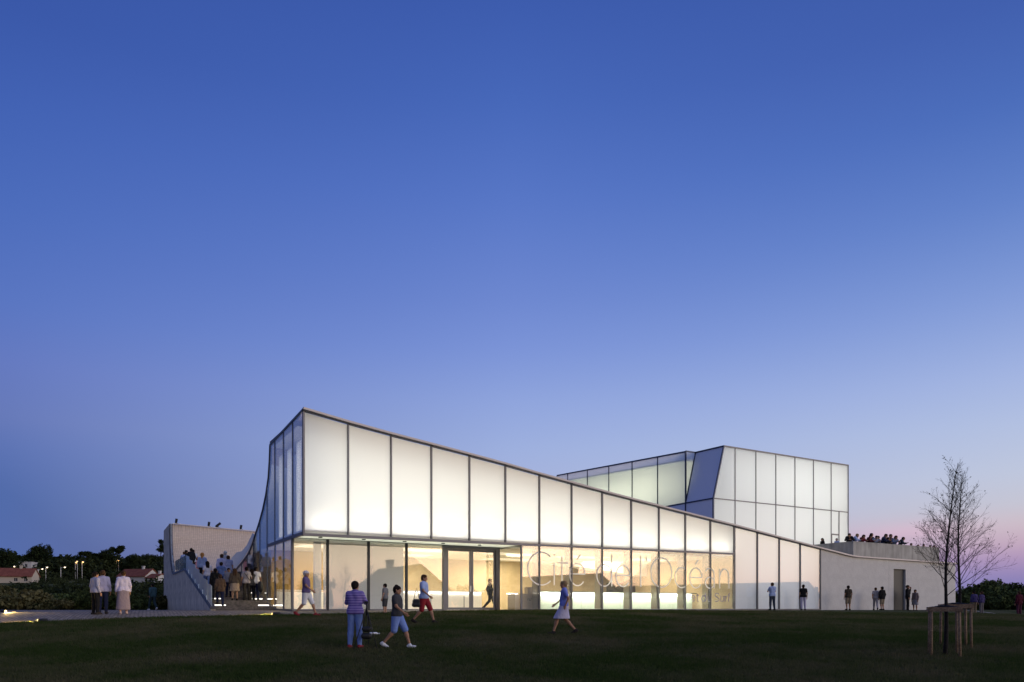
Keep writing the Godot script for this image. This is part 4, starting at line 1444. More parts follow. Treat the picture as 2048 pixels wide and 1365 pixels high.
func nets() -> Array:
	var nx := fn.x
	var nxy := fn.x * fn.y
	var verts := PackedVector3Array()
	var where := {}
	var off := [0, 1, nx, nx + 1, nxy, nxy + 1, nxy + nx, nxy + nx + 1]
	var edges := [[0, 1], [2, 3], [4, 5], [6, 7], [0, 2], [1, 3], [4, 6], [5, 7], [0, 4], [1, 5], [2, 6], [3, 7]]
	var corner := [Vector3(0, 0, 0), Vector3(1, 0, 0), Vector3(0, 1, 0), Vector3(1, 1, 0), Vector3(0, 0, 1), Vector3(1, 0, 1), Vector3(0, 1, 1), Vector3(1, 1, 1)]
	for z in fn.z - 1:
		for y in fn.y - 1:
			var row := (z * fn.y + y) * nx
			for x in nx - 1:
				var i := row + x
				var f0 := fld[i]
				if absf(f0) > fh * 2.0:
					continue
				var inside := 0
				for o in off:
					if fld[i + o] < 0.0: inside += 1
				if inside == 0 or inside == 8:
					continue
				var s := Vector3.ZERO
				var n := 0
				for e in edges:
					var a := fld[i + off[e[0]]]
					var b := fld[i + off[e[1]]]
					if (a < 0.0) != (b < 0.0):
						s += corner[e[0]].lerp(corner[e[1]], a / (a - b))
						n += 1
				where[i] = verts.size()
				verts.append(flo + (Vector3(x, y, z) + s / n) * fh)
	var idx := PackedInt32Array()
	for i in where:
		var v: int = where[i]
		var inside: bool = fld[i] < 0.0
		for ax in 3:
			var step: int = [1, nx, nxy][ax]
			if (fld[i + step] < 0.0) == inside:
				continue
			var u: int = [nx, nxy, 1][ax]
			var w: int = [nxy, 1, nx][ax]
			if not (where.has(i - u) and where.has(i - w) and where.has(i - u - w)):
				continue
			var q := [v, where[i - u], where[i - u - w], where[i - w]]
			if inside:
				idx.append_array([q[0], q[2], q[1], q[0], q[3], q[2]])
			else:
				idx.append_array([q[0], q[1], q[2], q[0], q[2], q[3]])
	return [verts, idx]

func join(pieces: Array) -> ArrayMesh:
	var verts := PackedVector3Array()
	var idx := PackedInt32Array()
	for p in pieces:
		var base := verts.size()
		verts.append_array(p[0])
		for i in p[1]: idx.append(i + base)
	var nor := PackedVector3Array()
	nor.resize(verts.size())
	for i in range(0, idx.size(), 3):
		var n := (verts[idx[i + 2]] - verts[idx[i]]).cross(verts[idx[i + 1]] - verts[idx[i]])
		for k in 3: nor[idx[i + k]] += n
	for i in nor.size(): nor[i] = nor[i].normalized()
	var arr := []
	arr.resize(Mesh.ARRAY_MAX)
	arr[Mesh.ARRAY_VERTEX] = verts
	arr[Mesh.ARRAY_NORMAL] = nor
	arr[Mesh.ARRAY_INDEX] = idx
	var m := ArrayMesh.new()
	m.add_surface_from_arrays(Mesh.PRIMITIVE_TRIANGLES, arr)
	return m

func moved(p: Array, t: Transform3D) -> Array:
	var v := PackedVector3Array()
	for q in p[0]: v.append(t * q)
	if t.basis.determinant() > 0.0:
		return [v, p[1]]
	var idx := PackedInt32Array()
	for i in range(0, p[1].size(), 3): idx.append_array([p[1][i], p[1][i + 2], p[1][i + 1]])
	return [v, idx]

const POSES := {
	"stand": {"kl": [0.105, 0.49, 0.015], "al": [0.11, 0.08, -0.02], "kr": [-0.105, 0.49, 0.03], "ar": [-0.115, 0.08, 0.01], "el": [0.235, 1.14, -0.04], "wl": [0.255, 0.89, 0.04], "er": [-0.235, 1.14, -0.04], "wr": [-0.25, 0.89, 0.05]},
	"stride": {"kl": [0.095, 0.51, 0.20], "al": [0.09, 0.10, 0.33], "kr": [-0.095, 0.49, -0.05], "ar": [-0.09, 0.15, -0.36], "el": [0.24, 1.15, -0.14], "wl": [0.23, 0.94, -0.06], "er": [-0.24, 1.15, 0.06], "wr": [-0.21, 0.98, 0.26]},
	"hold": {"kl": [0.12, 0.49, 0.02], "al": [0.14, 0.08, -0.01], "kr": [-0.11, 0.49, 0.0], "ar": [-0.135, 0.08, -0.03], "el": [0.255, 1.17, 0.09], "wl": [0.075, 1.27, 0.32], "er": [-0.255, 1.17, 0.09], "wr": [-0.075, 1.27, 0.32]},
	"phone": {"kl": [0.10, 0.49, 0.02], "al": [0.11, 0.08, 0.02], "kr": [-0.11, 0.49, 0.0], "ar": [-0.15, 0.08, -0.03], "el": [0.25, 1.17, 0.10], "wl": [0.11, 1.45, 0.15], "er": [-0.24, 1.14, -0.03], "wr": [-0.24, 0.90, 0.06]},
	"climb": {"kl": [0.10, 0.66, 0.26], "al": [0.10, 0.26, 0.20], "kr": [-0.10, 0.49, -0.01], "ar": [-0.11, 0.09, -0.10], "el": [0.235, 1.15, -0.06], "wl": [0.235, 0.91, 0.06], "er": [-0.235, 1.15, 0.0], "wr": [-0.235, 0.93, 0.14]},
	"lean": {"kl": [0.105, 0.49, -0.12], "al": [0.11, 0.08, -0.22], "kr": [-0.105, 0.49, -0.10], "ar": [-0.115, 0.08, -0.18], "el": [0.27, 1.13, 0.20], "wl": [0.09, 1.15, 0.38], "er": [-0.27, 1.13, 0.20], "wr": [-0.06, 1.15, 0.36], "bend": 0.20},
}

func joint(pose: String, k: String) -> Vector3:
	var p: Array = POSES[pose][k]
	return Vector3(p[0], p[1], p[2])

func upper(pose: String, p: Vector3) -> Vector3:   # bends the trunk forward for the leaning pose
	var b: float = POSES[pose].get("bend", 0.0)
	if b == 0.0: return p
	var f := clampf((p.y - 0.95) / 0.6, 0.0, 1.2)
	return p + Vector3(0, -0.09 * f * f, b * f - 0.08)

func skeleton(pose: String, grow: float, torso: bool, arms: float, legs: float) -> void:
	# adds the capsules of a figure, each radius larger by grow; arms and legs give how far along the limb to go (0..2)
	if torso:
		for q in [[Vector3(-0.085, 0.95, 0), Vector3(0.085, 0.95, 0), 0.105, 0.105], [Vector3(-0.05, 0.97, 0.0), Vector3(-0.055, 1.15, 0.01), 0.105, 0.098], [Vector3(0.05, 0.97, 0.0), Vector3(0.055, 1.15, 0.01), 0.105, 0.098], [Vector3(-0.055, 1.15, 0.01), Vector3(-0.085, 1.31, 0.0), 0.098, 0.105], [Vector3(0.055, 1.15, 0.01), Vector3(0.085, 1.31, 0.0), 0.098, 0.105], [Vector3(-0.16, 1.395, -0.01), Vector3(0.16, 1.395, -0.01), 0.058, 0.058], [Vector3(-0.03, 1.40, -0.015), Vector3(0.0, 1.45, -0.01), 0.075, 0.055]]:
			cap(upper(pose, q[0]), upper(pose, q[1]), q[2] + grow, q[3] + grow, 0.05)
	for s in [1.0, -1.0]:
		var sh := upper(pose, Vector3(0.175 * s, 1.39, -0.01))
		var el := joint(pose, "el" if s > 0 else "er")
		var wr := joint(pose, "wl" if s > 0 else "wr")
		if arms > 0.0:
			cap(sh, sh.lerp(el, minf(arms, 1.0)), 0.052 + grow, lerpf(0.052, 0.039, minf(arms, 1.0)) + grow)
		if arms > 1.0:
			cap(el, el.lerp(wr, arms - 1.0), 0.039 + grow, lerpf(0.039, 0.026, arms - 1.0) + grow)
		var hip := Vector3(0.09 * s, 0.92, upper(pose, Vector3(0, 0.95, 0)).z)
		var kn := joint(pose, "kl" if s > 0 else "kr")
		var an := joint(pose, "al" if s > 0 else "ar")
		if legs > 0.0:
			cap(hip, hip.lerp(kn, minf(legs, 1.0)), 0.088 + grow, lerpf(0.088, 0.056, minf(legs, 1.0)) + grow)
		if legs > 1.0:
			cap(kn, kn.lerp(an, (legs - 1.0) * 0.35), 0.054 + grow, 0.056 + grow * 0.9)
			cap(kn.lerp(an, 0.3 * minf(1.0, legs - 1.0)), kn.lerp(an, legs - 1.0), 0.056 + grow * 0.9, lerpf(0.056, 0.036, legs - 1.0) + grow)

func box_for(pose: String) -> Array:
	return [Vector3(-0.42, -0.06, -0.58), Vector3(0.42, 1.62, 0.62)]

func head_at(pose: String) -> Vector3:
	return upper(pose, Vector3(0, 1.585, 0.015)) + (Vector3(0, -0.01, 0.03) if pose == "lean" else Vector3.ZERO)

func foot(pose: String, left: bool, grow: float) -> void:
	var a := joint(pose, "al" if left else "ar")
	var toe := a + Vector3(0.02 if left else -0.02, 0, 0.15)
	var heel := a + Vector3(0, 0, -0.045)
	if a.y > 0.12 and pose == "stride" and a.z < 0.0:
		toe = a + Vector3(0, -0.11, 0.11)
		heel = a + Vector3(0, -0.02, -0.05)
	elif a.y > 0.2:
		toe.y = 0.205; heel.y = 0.215
	else:
		toe.y = 0.033; heel.y = 0.042
	cap(heel, toe, 0.038 + grow, 0.032 + grow)
	cap(a, heel.lerp(toe, 0.3), 0.036 + grow, 0.04 + grow)

func hand_piece() -> Array:
	# a relaxed left hand: palm down the -y axis, fingers curling towards +z, thumb leaving the side at +z
	field_begin(Vector3(-0.05, -0.21, -0.04), Vector3(0.05, 0.03, 0.10), 0.0065)
	cap(Vector3(0, 0.02, 0), Vector3(0, -0.02, 0), 0.025, 0.024, 0.015)
	for k in 4:
		var z := -0.027 + k * 0.018
		var l: float = [0.058, 0.072, 0.078, 0.07][k]
		cap(Vector3(0, -0.02, z * 0.6 + 0.002), Vector3(-0.002, -0.088, z), 0.014, 0.0115, 0.012)
		var a := Vector3(-0.002, -0.088, z)
		var b := a + Vector3(-0.012, -l * 0.52, 0.0)
		cap(a, b, 0.0095, 0.0085, 0.004)
		cap(b, b + Vector3(-0.022, -l * 0.40, 0.0), 0.0085, 0.0075, 0.004)
	cap(Vector3(0, -0.03, 0.02), Vector3(-0.012, -0.062, 0.05), 0.015, 0.011, 0.01)
	cap(Vector3(-0.012, -0.062, 0.05), Vector3(-0.02, -0.098, 0.052), 0.0105, 0.0085, 0.005)
	return nets()

func head_piece() -> Array:
	field_begin(Vector3(-0.12, -0.17, -0.14), Vector3(0.12, 0.15, 0.16), 0.0085)
	cap(Vector3(0, 0.035, -0.025), Vector3(0, 0.03, 0.02), 0.083, 0.078, 0.03)
	cap(Vector3(0, -0.03, 0.03), Vector3(0, -0.075, 0.052), 0.062, 0.036, 0.04)
	cap(Vector3(-0.035, -0.05, 0.015), Vector3(0.035, -0.05, 0.015), 0.045, 0.045, 0.03)
	cap(Vector3(0, -0.07, -0.015), Vector3(0, -0.16, -0.03), 0.05, 0.053, 0.03)
	cap(Vector3(-0.04, 0.018, 0.078), Vector3(0.04, 0.018, 0.078), 0.016, 0.016, 0.02)
	cap(Vector3(0, 0.008, 0.088), Vector3(0, -0.024, 0.108), 0.010, 0.015, 0.012)
	cap(Vector3(-0.02, -0.052, 0.082), Vector3(0.02, -0.052, 0.082), 0.010, 0.010, 0.008)
	cap(Vector3(-0.03, -0.01, 0.07), Vector3(-0.032, -0.02, 0.07), 0.022, 0.02, 0.02)
	cap(Vector3(0.03, -0.01, 0.07), Vector3(0.032, -0.02, 0.07), 0.022, 0.02, 0.02)
	for s in [-1.0, 1.0]:
		cap(Vector3(0.082 * s, 0.02, -0.005), Vector3(0.08 * s, -0.02, 0.0), 0.017, 0.012, 0.008)
	return nets()

func part_mesh(pose: String, part: String) -> ArrayMesh:
	var key := pose + " " + part
	if parts_cache.has(key): return parts_cache[key]
	var bx := box_for(pose)
	var pieces := []
	match part:
		"body":
			field_begin(bx[0], bx[1], 0.022)
			skeleton(pose, 0.0, true, 2.0, 2.0)
			foot(pose, true, 0.0); foot(pose, false, 0.0)
			cap(upper(pose, Vector3(0, 1.44, -0.012)), head_at(pose) + Vector3(0, -0.12, -0.02), 0.052, 0.05, 0.03)
			pieces.append(nets())
			if not parts_cache.has("hand"): parts_cache["hand"] = hand_piece()
			if not parts_cache.has("head"): parts_cache["head"] = head_piece()
			pieces.append(moved(parts_cache["head"], Transform3D(Basis(Vector3.RIGHT, 0.32 if pose == "lean" else 0.05), head_at(pose))))
			for s in [1.0, -1.0]:
				var e := joint(pose, "el" if s > 0 else "er")
				var w := joint(pose, "wl" if s > 0 else "wr")
				var y := (e - w).normalized()
				var z := (Vector3(0, 0, 1) - y * y.z).normalized() if absf(y.z) < 0.85 else (Vector3(0, 1, 0) - y * y.y).normalized()
				var b := Basis(y.cross(z) * s, y, z)
				pieces.append(moved(parts_cache["hand"], Transform3D(b, w - y * 0.012)))
		"eyes":
			field_begin(Vector3(-0.06, -0.03, 0.04), Vector3(0.06, 0.04, 0.12), 0.005)
			for s in [-1.0, 1.0]:
				cap(Vector3(0.032 * s - 0.006, 0.001, 0.0865), Vector3(0.032 * s + 0.006, 0.001, 0.0865), 0.009, 0.009, 0.002)
			pieces.append(moved(nets(), Transform3D(Basis(Vector3.RIGHT, 0.32 if pose == "lean" else 0.05), head_at(pose))))
		"long_top", "short_top", "jacket":
			field_begin(bx[0], bx[1], 0.022)
			skeleton(pose, 0.026 if part == "jacket" else 0.019, true, 0.62 if part == "short_top" else 1.9, 0.0)
			var lower := 0.83 if part == "jacket" else 0.90
			cap(upper(pose, Vector3(-0.07, 0.98, 0)), upper(pose, Vector3(-0.085, lower, 0)), 0.125, 0.132, 0.05)
			cap(upper(pose, Vector3(0.07, 0.98, 0)), upper(pose, Vector3(0.085, lower, 0)), 0.125, 0.132, 0.05)
			cut_plane(Vector3(0, -1, 0), -(lower - 0.03))
			pieces.append(nets())
		"trousers", "shorts":
			field_begin(bx[0], Vector3(bx[1].x, 1.16, bx[1].z), 0.022)
			var hz := upper(pose, Vector3(0, 0.95, 0)).z
			cap(Vector3(-0.085, 0.96, hz), Vector3(0.085, 0.96, hz), 0.117, 0.117, 0.04)
			cap(Vector3(-0.06, 0.96, hz), Vector3(-0.055, 1.04, hz), 0.114, 0.108, 0.04)
			cap(Vector3(0.06, 0.96, hz), Vector3(0.055, 1.04, hz), 0.114, 0.108, 0.04)
			skeleton(pose, 0.020 if part == "trousers" else 0.034, false, 0.0, 1.97 if part == "trousers" else 1.0)
			pieces.append(nets())
		"skirt", "dress":
			field_begin(bx[0], Vector3(bx[1].x, 1.16, bx[1].z), 0.022)
			var hz := upper(pose, Vector3(0, 0.95, 0)).z
			var hem := 0.50 if part == "skirt" else 0.16
			var kz := (joint(pose, "kl").z + joint(pose, "kr").z) * 0.5
			for s in [-1.0, 1.0]:
				cap(Vector3(0.055 * s, 1.03, hz), Vector3(0.08 * s, 0.90, hz), 0.105, 0.127, 0.05)
				cap(Vector3(0.08 * s, 0.90, hz), Vector3(0.10 * s, hem, lerpf(kz, joint(pose, "kl" if s > 0 else "kr").z, 0.8)), 0.127, 0.165, 0.06)
			cap(Vector3(0, 0.9, hz), Vector3(0, hem, kz), 0.13, 0.18, 0.06)
			cut_plane(Vector3(0, -1, 0), -hem)
			pieces.append(nets())
		"shoes":
			field_begin(Vector3(bx[0].x, -0.06, bx[0].z), Vector3(bx[1].x, 0.36, bx[1].z), 0.018)
			foot(pose, true, 0.012); foot(pose, false, 0.012)
			pieces.append(nets())
		"short_hair", "long_hair", "tied_hair", "cap", "brim_hat", "headscarf":
			field_begin(Vector3(-0.2, -0.34, -0.22), Vector3(0.2, 0.2, 0.2), 0.012)
			cap(Vector3(0, 0.045, -0.032), Vector3(0, 0.045, 0.005), 0.098, 0.09, 0.02)
			cap(Vector3(0, 0.0, -0.05), Vector3(0, -0.045, -0.045), 0.085, 0.068, 0.02)
			cut_plane(Vector3(0, -0.83, 0.55), 0.02)
			if part == "long_hair":
				cap(Vector3(-0.035, 0.0, -0.07), Vector3(-0.05, -0.24, -0.085), 0.075, 0.055, 0.03)
				cap(Vector3(0.035, 0.0, -0.07), Vector3(0.05, -0.24, -0.085), 0.075, 0.055, 0.03)
			if part == "headscarf":
				cap(Vector3(0, 0.05, -0.02), Vector3(0, 0.02, -0.03), 0.108, 0.108, 0.02)
				cap(Vector3(0, 0.02, -0.08), Vector3(0.03, -0.16, -0.12), 0.07, 0.04, 0.03)
			if part == "tied_hair":
				cap(Vector3(0, 0.06, -0.13), Vector3(0, 0.05, -0.15), 0.042, 0.038, 0.015)
			if part == "cap":
				cap(Vector3(-0.03, 0.06, 0.08), Vector3(0.03, 0.06, 0.08), 0.03, 0.03, 0.02)
				cap(Vector3(-0.025, 0.05, 0.13), Vector3(0.025, 0.05, 0.13), 0.02, 0.02, 0.02)
			if part == "brim_hat":
				for k in 10:
					var a := TAU * k / 10.0
					cap(Vector3(cos(a) * 0.09, 0.055, sin(a) * 0.09 - 0.02), Vector3(cos(a) * 0.15, 0.045, sin(a) * 0.15 - 0.02), 0.014, 0.01, 0.02)
			pieces.append(moved(nets(), Transform3D(Basis(Vector3.RIGHT, 0.32 if pose == "lean" else 0.05), head_at(pose))))
		"strap":
			field_begin(Vector3(-0.32, 0.7, -0.3), Vector3(0.32, 1.55, 0.3), 0.014)
			var loop := [Vector3(0.13, 1.46, 0.0), Vector3(0.09, 1.38, -0.135), Vector3(-0.02, 1.22, -0.15), Vector3(-0.12, 1.06, -0.145), Vector3(-0.2, 0.95, -0.05)]
			for k in loop.size() - 1: cap(loop[k], loop[k + 1], 0.018, 0.018, 0.01)
			pieces.append(nets())
	var m := join(pieces)
	parts_cache[key] = m
	return m

func cloth(c: Array) -> StandardMaterial3D:
	var key := "cloth %s" % [c]
	if not M.has(key):
		var m := mat(c[0], c[1], c[2], 0.92, 0.25)
		m.heightmap_enabled = true
		m.heightmap_texture = M.fold
		m.heightmap_scale = 1.3
		m.uv1_triplanar = true
		m.uv1_scale = Vector3(1.6, 1.0, 1.6)
		M[key] = m
	return M[key]

const SKIN := [[0.42, 0.25, 0.17], [0.36, 0.20, 0.13], [0.28, 0.15, 0.09]]
var person_protos := {}

func person(p: Array) -> Node3D:
	# x, y, d, facing, height, pose, top, top colour, bottom, bottom colour, hair, hair colour, shoe colour, skin, label, group
	var key := "%s %s %s %s" % [p[5], p[6], p[8], p[10]]
	var o: Node3D
	if person_protos.has(key):
		o = person_protos[key].duplicate()
		o.name = numbered("person")
		add_child(o)
	else:
		o = Node3D.new()
		o.name = numbered("person")
		add_child(o)
		for part in ["body", "eyes", p[6], p[8], "shoes", p[10]]:
			var called: String = {"long_top": "top", "short_top": "top", "short_hair": "hair", "long_hair": "hair", "tied_hair": "hair", "brim_hat": "hat"}.get(part, part)
			put(called, part_mesh(p[5], part), null, o)
		person_protos[key] = o
	var mats := [cloth(SKIN[p[13]]), M.black, cloth(p[7]), cloth(p[9]), cloth(p[12]), cloth(p[11])]
	for i in 6:
		(o.get_child(i) as MeshInstance3D).material_override = mats[i]
	o.position = Vector3(p[0], p[1], -p[2])
	o.rotation.y = deg_to_rad(p[3])
	o.scale = Vector3.ONE * (p[4] / 1.72)
	for k in ["label", "category", "group"]:
		if o.has_meta(k): o.remove_meta(k)
	tag(o, p[14], "person", p[15])
	return o

const PEOPLE := [
	[-4.0, -0.923, 18.6, 172, 1.71, "hold", "long_top", [0.1, 0.07, 0.26], "trousers", [0.17, 0.25, 0.55], "short_hair", [0.015, 0.01, 0.008], [0.25, 0.03, 0.04], 1, "woman in purple striped top and blue jeans on the lawn, seen from behind", ""],
	[-2.93, -0.923, 18.6, 80, 1.595, "stride", "short_top", [0.05, 0.05, 0.055], "shorts", [0.17, 0.25, 0.55], "short_hair", [0.015, 0.01, 0.008], [0.6, 0.6, 0.62], 1, "person in dark top and blue shorts striding across the lawn in white trainers", ""],
	[-3.05, -0.431, 25.3, 75, 1.698, "stride", "short_top", [0.3, 0.38, 0.62], "shorts", [0.25, 0.02, 0.03], "short_hair", [0.06, 0.032, 0.018], [0.03, 0.025, 0.022], 1, "person in pale blue top and dark red shorts walking with a dark shoulder bag", ""],
	[-5.219, -0.143, 30.0, 250, 1.261, "stand", "short_top", [0.15, 0.15, 0.16], "shorts", [0.05, 0.05, 0.055], "short_hair", [0.015, 0.01, 0.008], [0.03, 0.025, 0.022], 0, "person in grey shirt and dark shorts on the path before the glass", ""],
	[-4.794, -0.128, 30.3, 110, 1.214, "stand", "short_top", [0.05, 0.05, 0.055], "skirt", [0.012, 0.012, 0.014], "long_hair", [0.015, 0.01, 0.008], [0.03, 0.025, 0.022], 0, "person in dark clothes and skirt on the path before the entrance glass", ""],
	[-8.127, -0.207, 28.8, 90, 1.796, "stride", "short_top", [0.12, 0.09, 0.2], "shorts", [0.62, 0.62, 0.66], "brim_hat", [0.5, 0.48, 0.5], [0.25, 0.03, 0.04], 1, "person in wide pale hat, purple top and white shorts at the glass corner", ""],
	[1.564, -0.693, 21.95, 265, 1.623, "stride", "short_top", [0.16, 0.2, 0.55], "skirt", [0.42, 0.4, 0.55], "short_hair", [0.25, 0.17, 0.09], [0.03, 0.025, 0.022], 1, "person in blue top and pale lavender skirt striding on the lawn before the ticket desk", ""],
	[-16.913, -0.135, 30.15, 200, 1.816, "stand", "long_top", [0.42, 0.4, 0.55], "trousers", [0.02, 0.025, 0.06], "short_hair", [0.06, 0.032, 0.018], [0.03, 0.025, 0.022], 1, "broad man in pale lavender shirt and navy trousers on the path, leftmost of the group", ""],
	[-17.023, -0.154, 29.8, 150, 1.755, "stand", "long_top", [0.34, 0.34, 0.45], "trousers", [0.012, 0.012, 0.014], "short_hair", [0.015, 0.01, 0.008], [0.03, 0.025, 0.022], 1, "man in greyish lavender shirt and black trousers close beside the broad man on the path", ""],
	[-16.066, -0.135, 30.15, 215, 1.795, "stand", "long_top", [0.45, 0.43, 0.6], "dress", [0.22, 0.18, 0.22], "tied_hair", [0.06, 0.032, 0.018], [0.4, 0.3, 0.28], 0, "woman in pale top and long mauve grey skirt on the cobbled path", ""],
	[-21.668, 0.0, 44, 230, 1.602, "stride", "long_top", [0.05, 0.1, 0.12], "trousers", [0.03, 0.05, 0.06], "short_hair", [0.015, 0.01, 0.008], [0.6, 0.6, 0.62], 1, "person in dark teal clothes and white shoes walking near the concrete side wall", ""],
	[15.947, -0.005, 44.689, 190, 1.692, "hold", "short_top", [0.3, 0.38, 0.62], "trousers", [0.04, 0.05, 0.08], "short_hair", [0.06, 0.032, 0.018], [0.03, 0.025, 0.022], 1, "man in pale blue shirt and dark trousers in front of the tall pale panels", ""],
	[18.478, -0.005, 46.274, 170, 1.622, "stand", "short_top", [0.012, 0.012, 0.014], "trousers", [0.42, 0.4, 0.55], "short_hair", [0.015, 0.01, 0.008], [0.03, 0.025, 0.022], 1, "person in dark top and pale trousers in front of the last tall panel", ""],
	[22.082, -0.006, 47.905, 180, 1.612, "stand", "short_top", [0.05, 0.04, 0.03], "shorts", [0.22, 0.18, 0.13], "short_hair", [0.015, 0.01, 0.008], [0.012, 0.012, 0.014], 1, "man with dark brown top and khaki shorts facing the white wall", ""],
	[24.785, -0.005, 49.705, 160, 1.532, "stride", "short_top", [0.3, 0.28, 0.3], "trousers", [0.32, 0.3, 0.33], "short_hair", [0.06, 0.032, 0.018], [0.03, 0.025, 0.022], 1, "person in pale grey clothes walking along the white wall beside the one in black", ""],
	[25.162, -0.006, 49.578, 200, 1.597, "stand", "jacket", [0.012, 0.012, 0.014], "shorts", [0.22, 0.18, 0.13], "short_hair", [0.015, 0.01, 0.008], [0.012, 0.012, 0.014], 1, "person in black jacket and khaki shorts along the white wall", ""],
	[28.332, -0.074, 52.228, 60, 1.853, "phone", "jacket", [0.012, 0.012, 0.014], "trousers", [0.012, 0.012, 0.014], "short_hair", [0.015, 0.01, 0.008], [0.012, 0.012, 0.014], 1, "man all in black standing at the dark door with a hand at his face", ""],
	[29.028, -0.088, 52.516, 300, 1.553, "stand", "long_top", [0.22, 0.17, 0.16], "skirt", [0.3, 0.28, 0.3], "short_hair", [0.06, 0.032, 0.018], [0.03, 0.025, 0.022], 1, "person in brownish top standing just right of the man in black", ""],
	[31.678, -0.272, 50, 180, 1.567, "stand", "long_top", [0.06, 0.05, 0.15], "trousers", [0.22, 0.18, 0.13], "short_hair", [0.015, 0.01, 0.008], [0.03, 0.025, 0.022], 1, "person in purple top at the bushes right of the stakes, nearer the wall", ""],
	[31.87, -0.298, 49.5, 200, 1.548, "stand", "long_top", [0.05, 0.04, 0.12], "trousers", [0.14, 0.13, 0.14], "short_hair", [0.06, 0.032, 0.018], [0.03, 0.025, 0.022], 1, "person in darker violet top and grey trousers before the bushes", ""],
	[33.022, -0.413, 47.5, 190, 1.648, "stand", "jacket", [0.06, 0.008, 0.02], "trousers", [0.07, 0.02, 0.04], "short_hair", [0.06, 0.032, 0.018], [0.03, 0.025, 0.022], 1, "person in maroon jacket at the right end of the bushes", ""],
	[-14.06, 0.17, 35.15, 212, 1.58, "climb", "jacket", [0.1, 0.065, 0.045], "trousers", [0.02, 0.025, 0.06], "short_hair", [0.06, 0.032, 0.018], [0.03, 0.025, 0.022], 0, "woman in brown jacket and dark trousers starting up the stairs, lowest on the steps", "visitors on the outdoor stairs"],
	[-14.054, 0.51, 36.971, 205, 1.62, "stand", "jacket", [0.09, 0.07, 0.055], "skirt", [0.38, 0.29, 0.22], "long_hair", [0.06, 0.032, 0.018], [0.03, 0.025, 0.022], 0, "woman in brown cardigan and beige skirt on the lower stairs", "visitors on the outdoor stairs"],
	[-13.552, 0.51, 37.262, 200, 1.72, "stand", "short_top", [0.4, 0.36, 0.37], "trousers", [0.04, 0.035, 0.03], "short_hair", [0.015, 0.01, 0.008], [0.03, 0.025, 0.022], 1, "man in light shirt with a dark diagonal strap across his back on the stairs", "visitors on the outdoor stairs"],
	[-13.171, 0.51, 37.484, 195, 1.72, "stand", "short_top", [0.62, 0.62, 0.66], "trousers", [0.02, 0.025, 0.06], "short_hair", [0.015, 0.01, 0.008], [0.03, 0.025, 0.022], 1, "man in white shirt and navy trousers by the glass, holding a black jacket", "visitors on the outdoor stairs"],
	[-13.341, 0.51, 37.385, 205, 1.62, "stand", "jacket", [0.05, 0.05, 0.055], "trousers", [0.012, 0.012, 0.014], "long_hair", [0.015, 0.01, 0.008], [0.03, 0.025, 0.022], 1, "dark-haired woman half hidden behind the man in the white shirt", "visitors on the outdoor stairs"],
	[-16.091, 1.02, 38.514, 220, 1.58, "climb", "short_top", [0.5, 0.52, 0.7], "trousers", [0.17, 0.25, 0.55], "long_hair", [0.015, 0.01, 0.008], [0.03, 0.025, 0.022], 0, "woman with long dark hair, white top and jeans climbing beside the glass balustrade", "visitors on the outdoor stairs"],
	[-16.057, 1.36, 40.351, 210, 1.75, "stand", "long_top", [0.45, 0.48, 0.75], "trousers", [0.02, 0.025, 0.06], "short_hair", [0.06, 0.032, 0.018], [0.03, 0.025, 0.022], 0, "large man in bluish white shirt high on the stairs", "visitors on the outdoor stairs"],
	[-15.764, 1.36, 40.521, 200, 1.68, "stand", "short_top", [0.32, 0.38, 0.62], "trousers", [0.3, 0.34, 0.5], "tied_hair", [0.06, 0.032, 0.018], [0.03, 0.025, 0.022], 0, "woman in pale blue dress-like clothes with a hand by her hip high on the stairs", "visitors on the outdoor stairs"],
	[-17.232, 1.53, 40.578, 212, 1.66, "stand", "long_top", [0.3, 0.38, 0.62], "trousers", [0.012, 0.012, 0.014], "headscarf", [0.5, 0.22, 0.06], [0.03, 0.025, 0.022], 0, "person with orange headscarf, pale top and black trousers on the stairs", "visitors on the outdoor stairs"],
	[-21.03, 2.38, 47.825, 230, 1.68, "stand", "long_top", [0.012, 0.012, 0.014], "trousers", [0.012, 0.012, 0.014], "short_hair", [0.015, 0.01, 0.008], [0.03, 0.025, 0.022], 1, "tall dark-clothed person behind the balustrade at the top of the stairs", "visitors on the outdoor stairs"],
	[-21.954, 2.38, 49.161, 160, 1.66, "hold", "jacket", [0.03, 0.025, 0.02], "trousers", [0.012, 0.012, 0.014], "short_hair", [0.015, 0.01, 0.008], [0.03, 0.025, 0.022], 1, "person in very dark jacket behind the landing balustrade", "visitors on the outdoor stairs"],
	[-22.061, 2.38, 49.099, 200, 1.55, "hold", "short_top", [0.3, 0.38, 0.62], "shorts", [0.05, 0.05, 0.055], "short_hair", [0.06, 0.032, 0.018], [0.03, 0.025, 0.022], 0, "person in pale blue top leaning at the landing balustrade", "visitors on the outdoor stairs"],
	[-21.812, 2.38, 49.221, 190, 1.5, "stand", "short_top", [0.12, 0.14, 0.25], "trousers", [0.02, 0.025, 0.06], "long_hair", [0.06, 0.032, 0.018], [0.03, 0.025, 0.022], 0, "person in dark blue top leftmost on the landing", "visitors on the outdoor stairs"],
	[-15.492, 1.02, 38.862, 210, 1.55, "climb", "short_top", [0.1, 0.16, 0.4], "shorts", [0.02, 0.025, 0.06], "short_hair", [0.015, 0.01, 0.008], [0.03, 0.025, 0.022], 0, "young person in blue top in the middle of the stairs", "visitors on the outdoor stairs"],
	[-14.853, 0.51, 36.507, 215, 1.6, "stand", "jacket", [0.012, 0.012, 0.014], "trousers", [0.012, 0.012, 0.014], "short_hair", [0.015, 0.01, 0.008], [0.03, 0.025, 0.022], 1, "person in black coat in the middle of the stairs", "visitors on the outdoor stairs"],
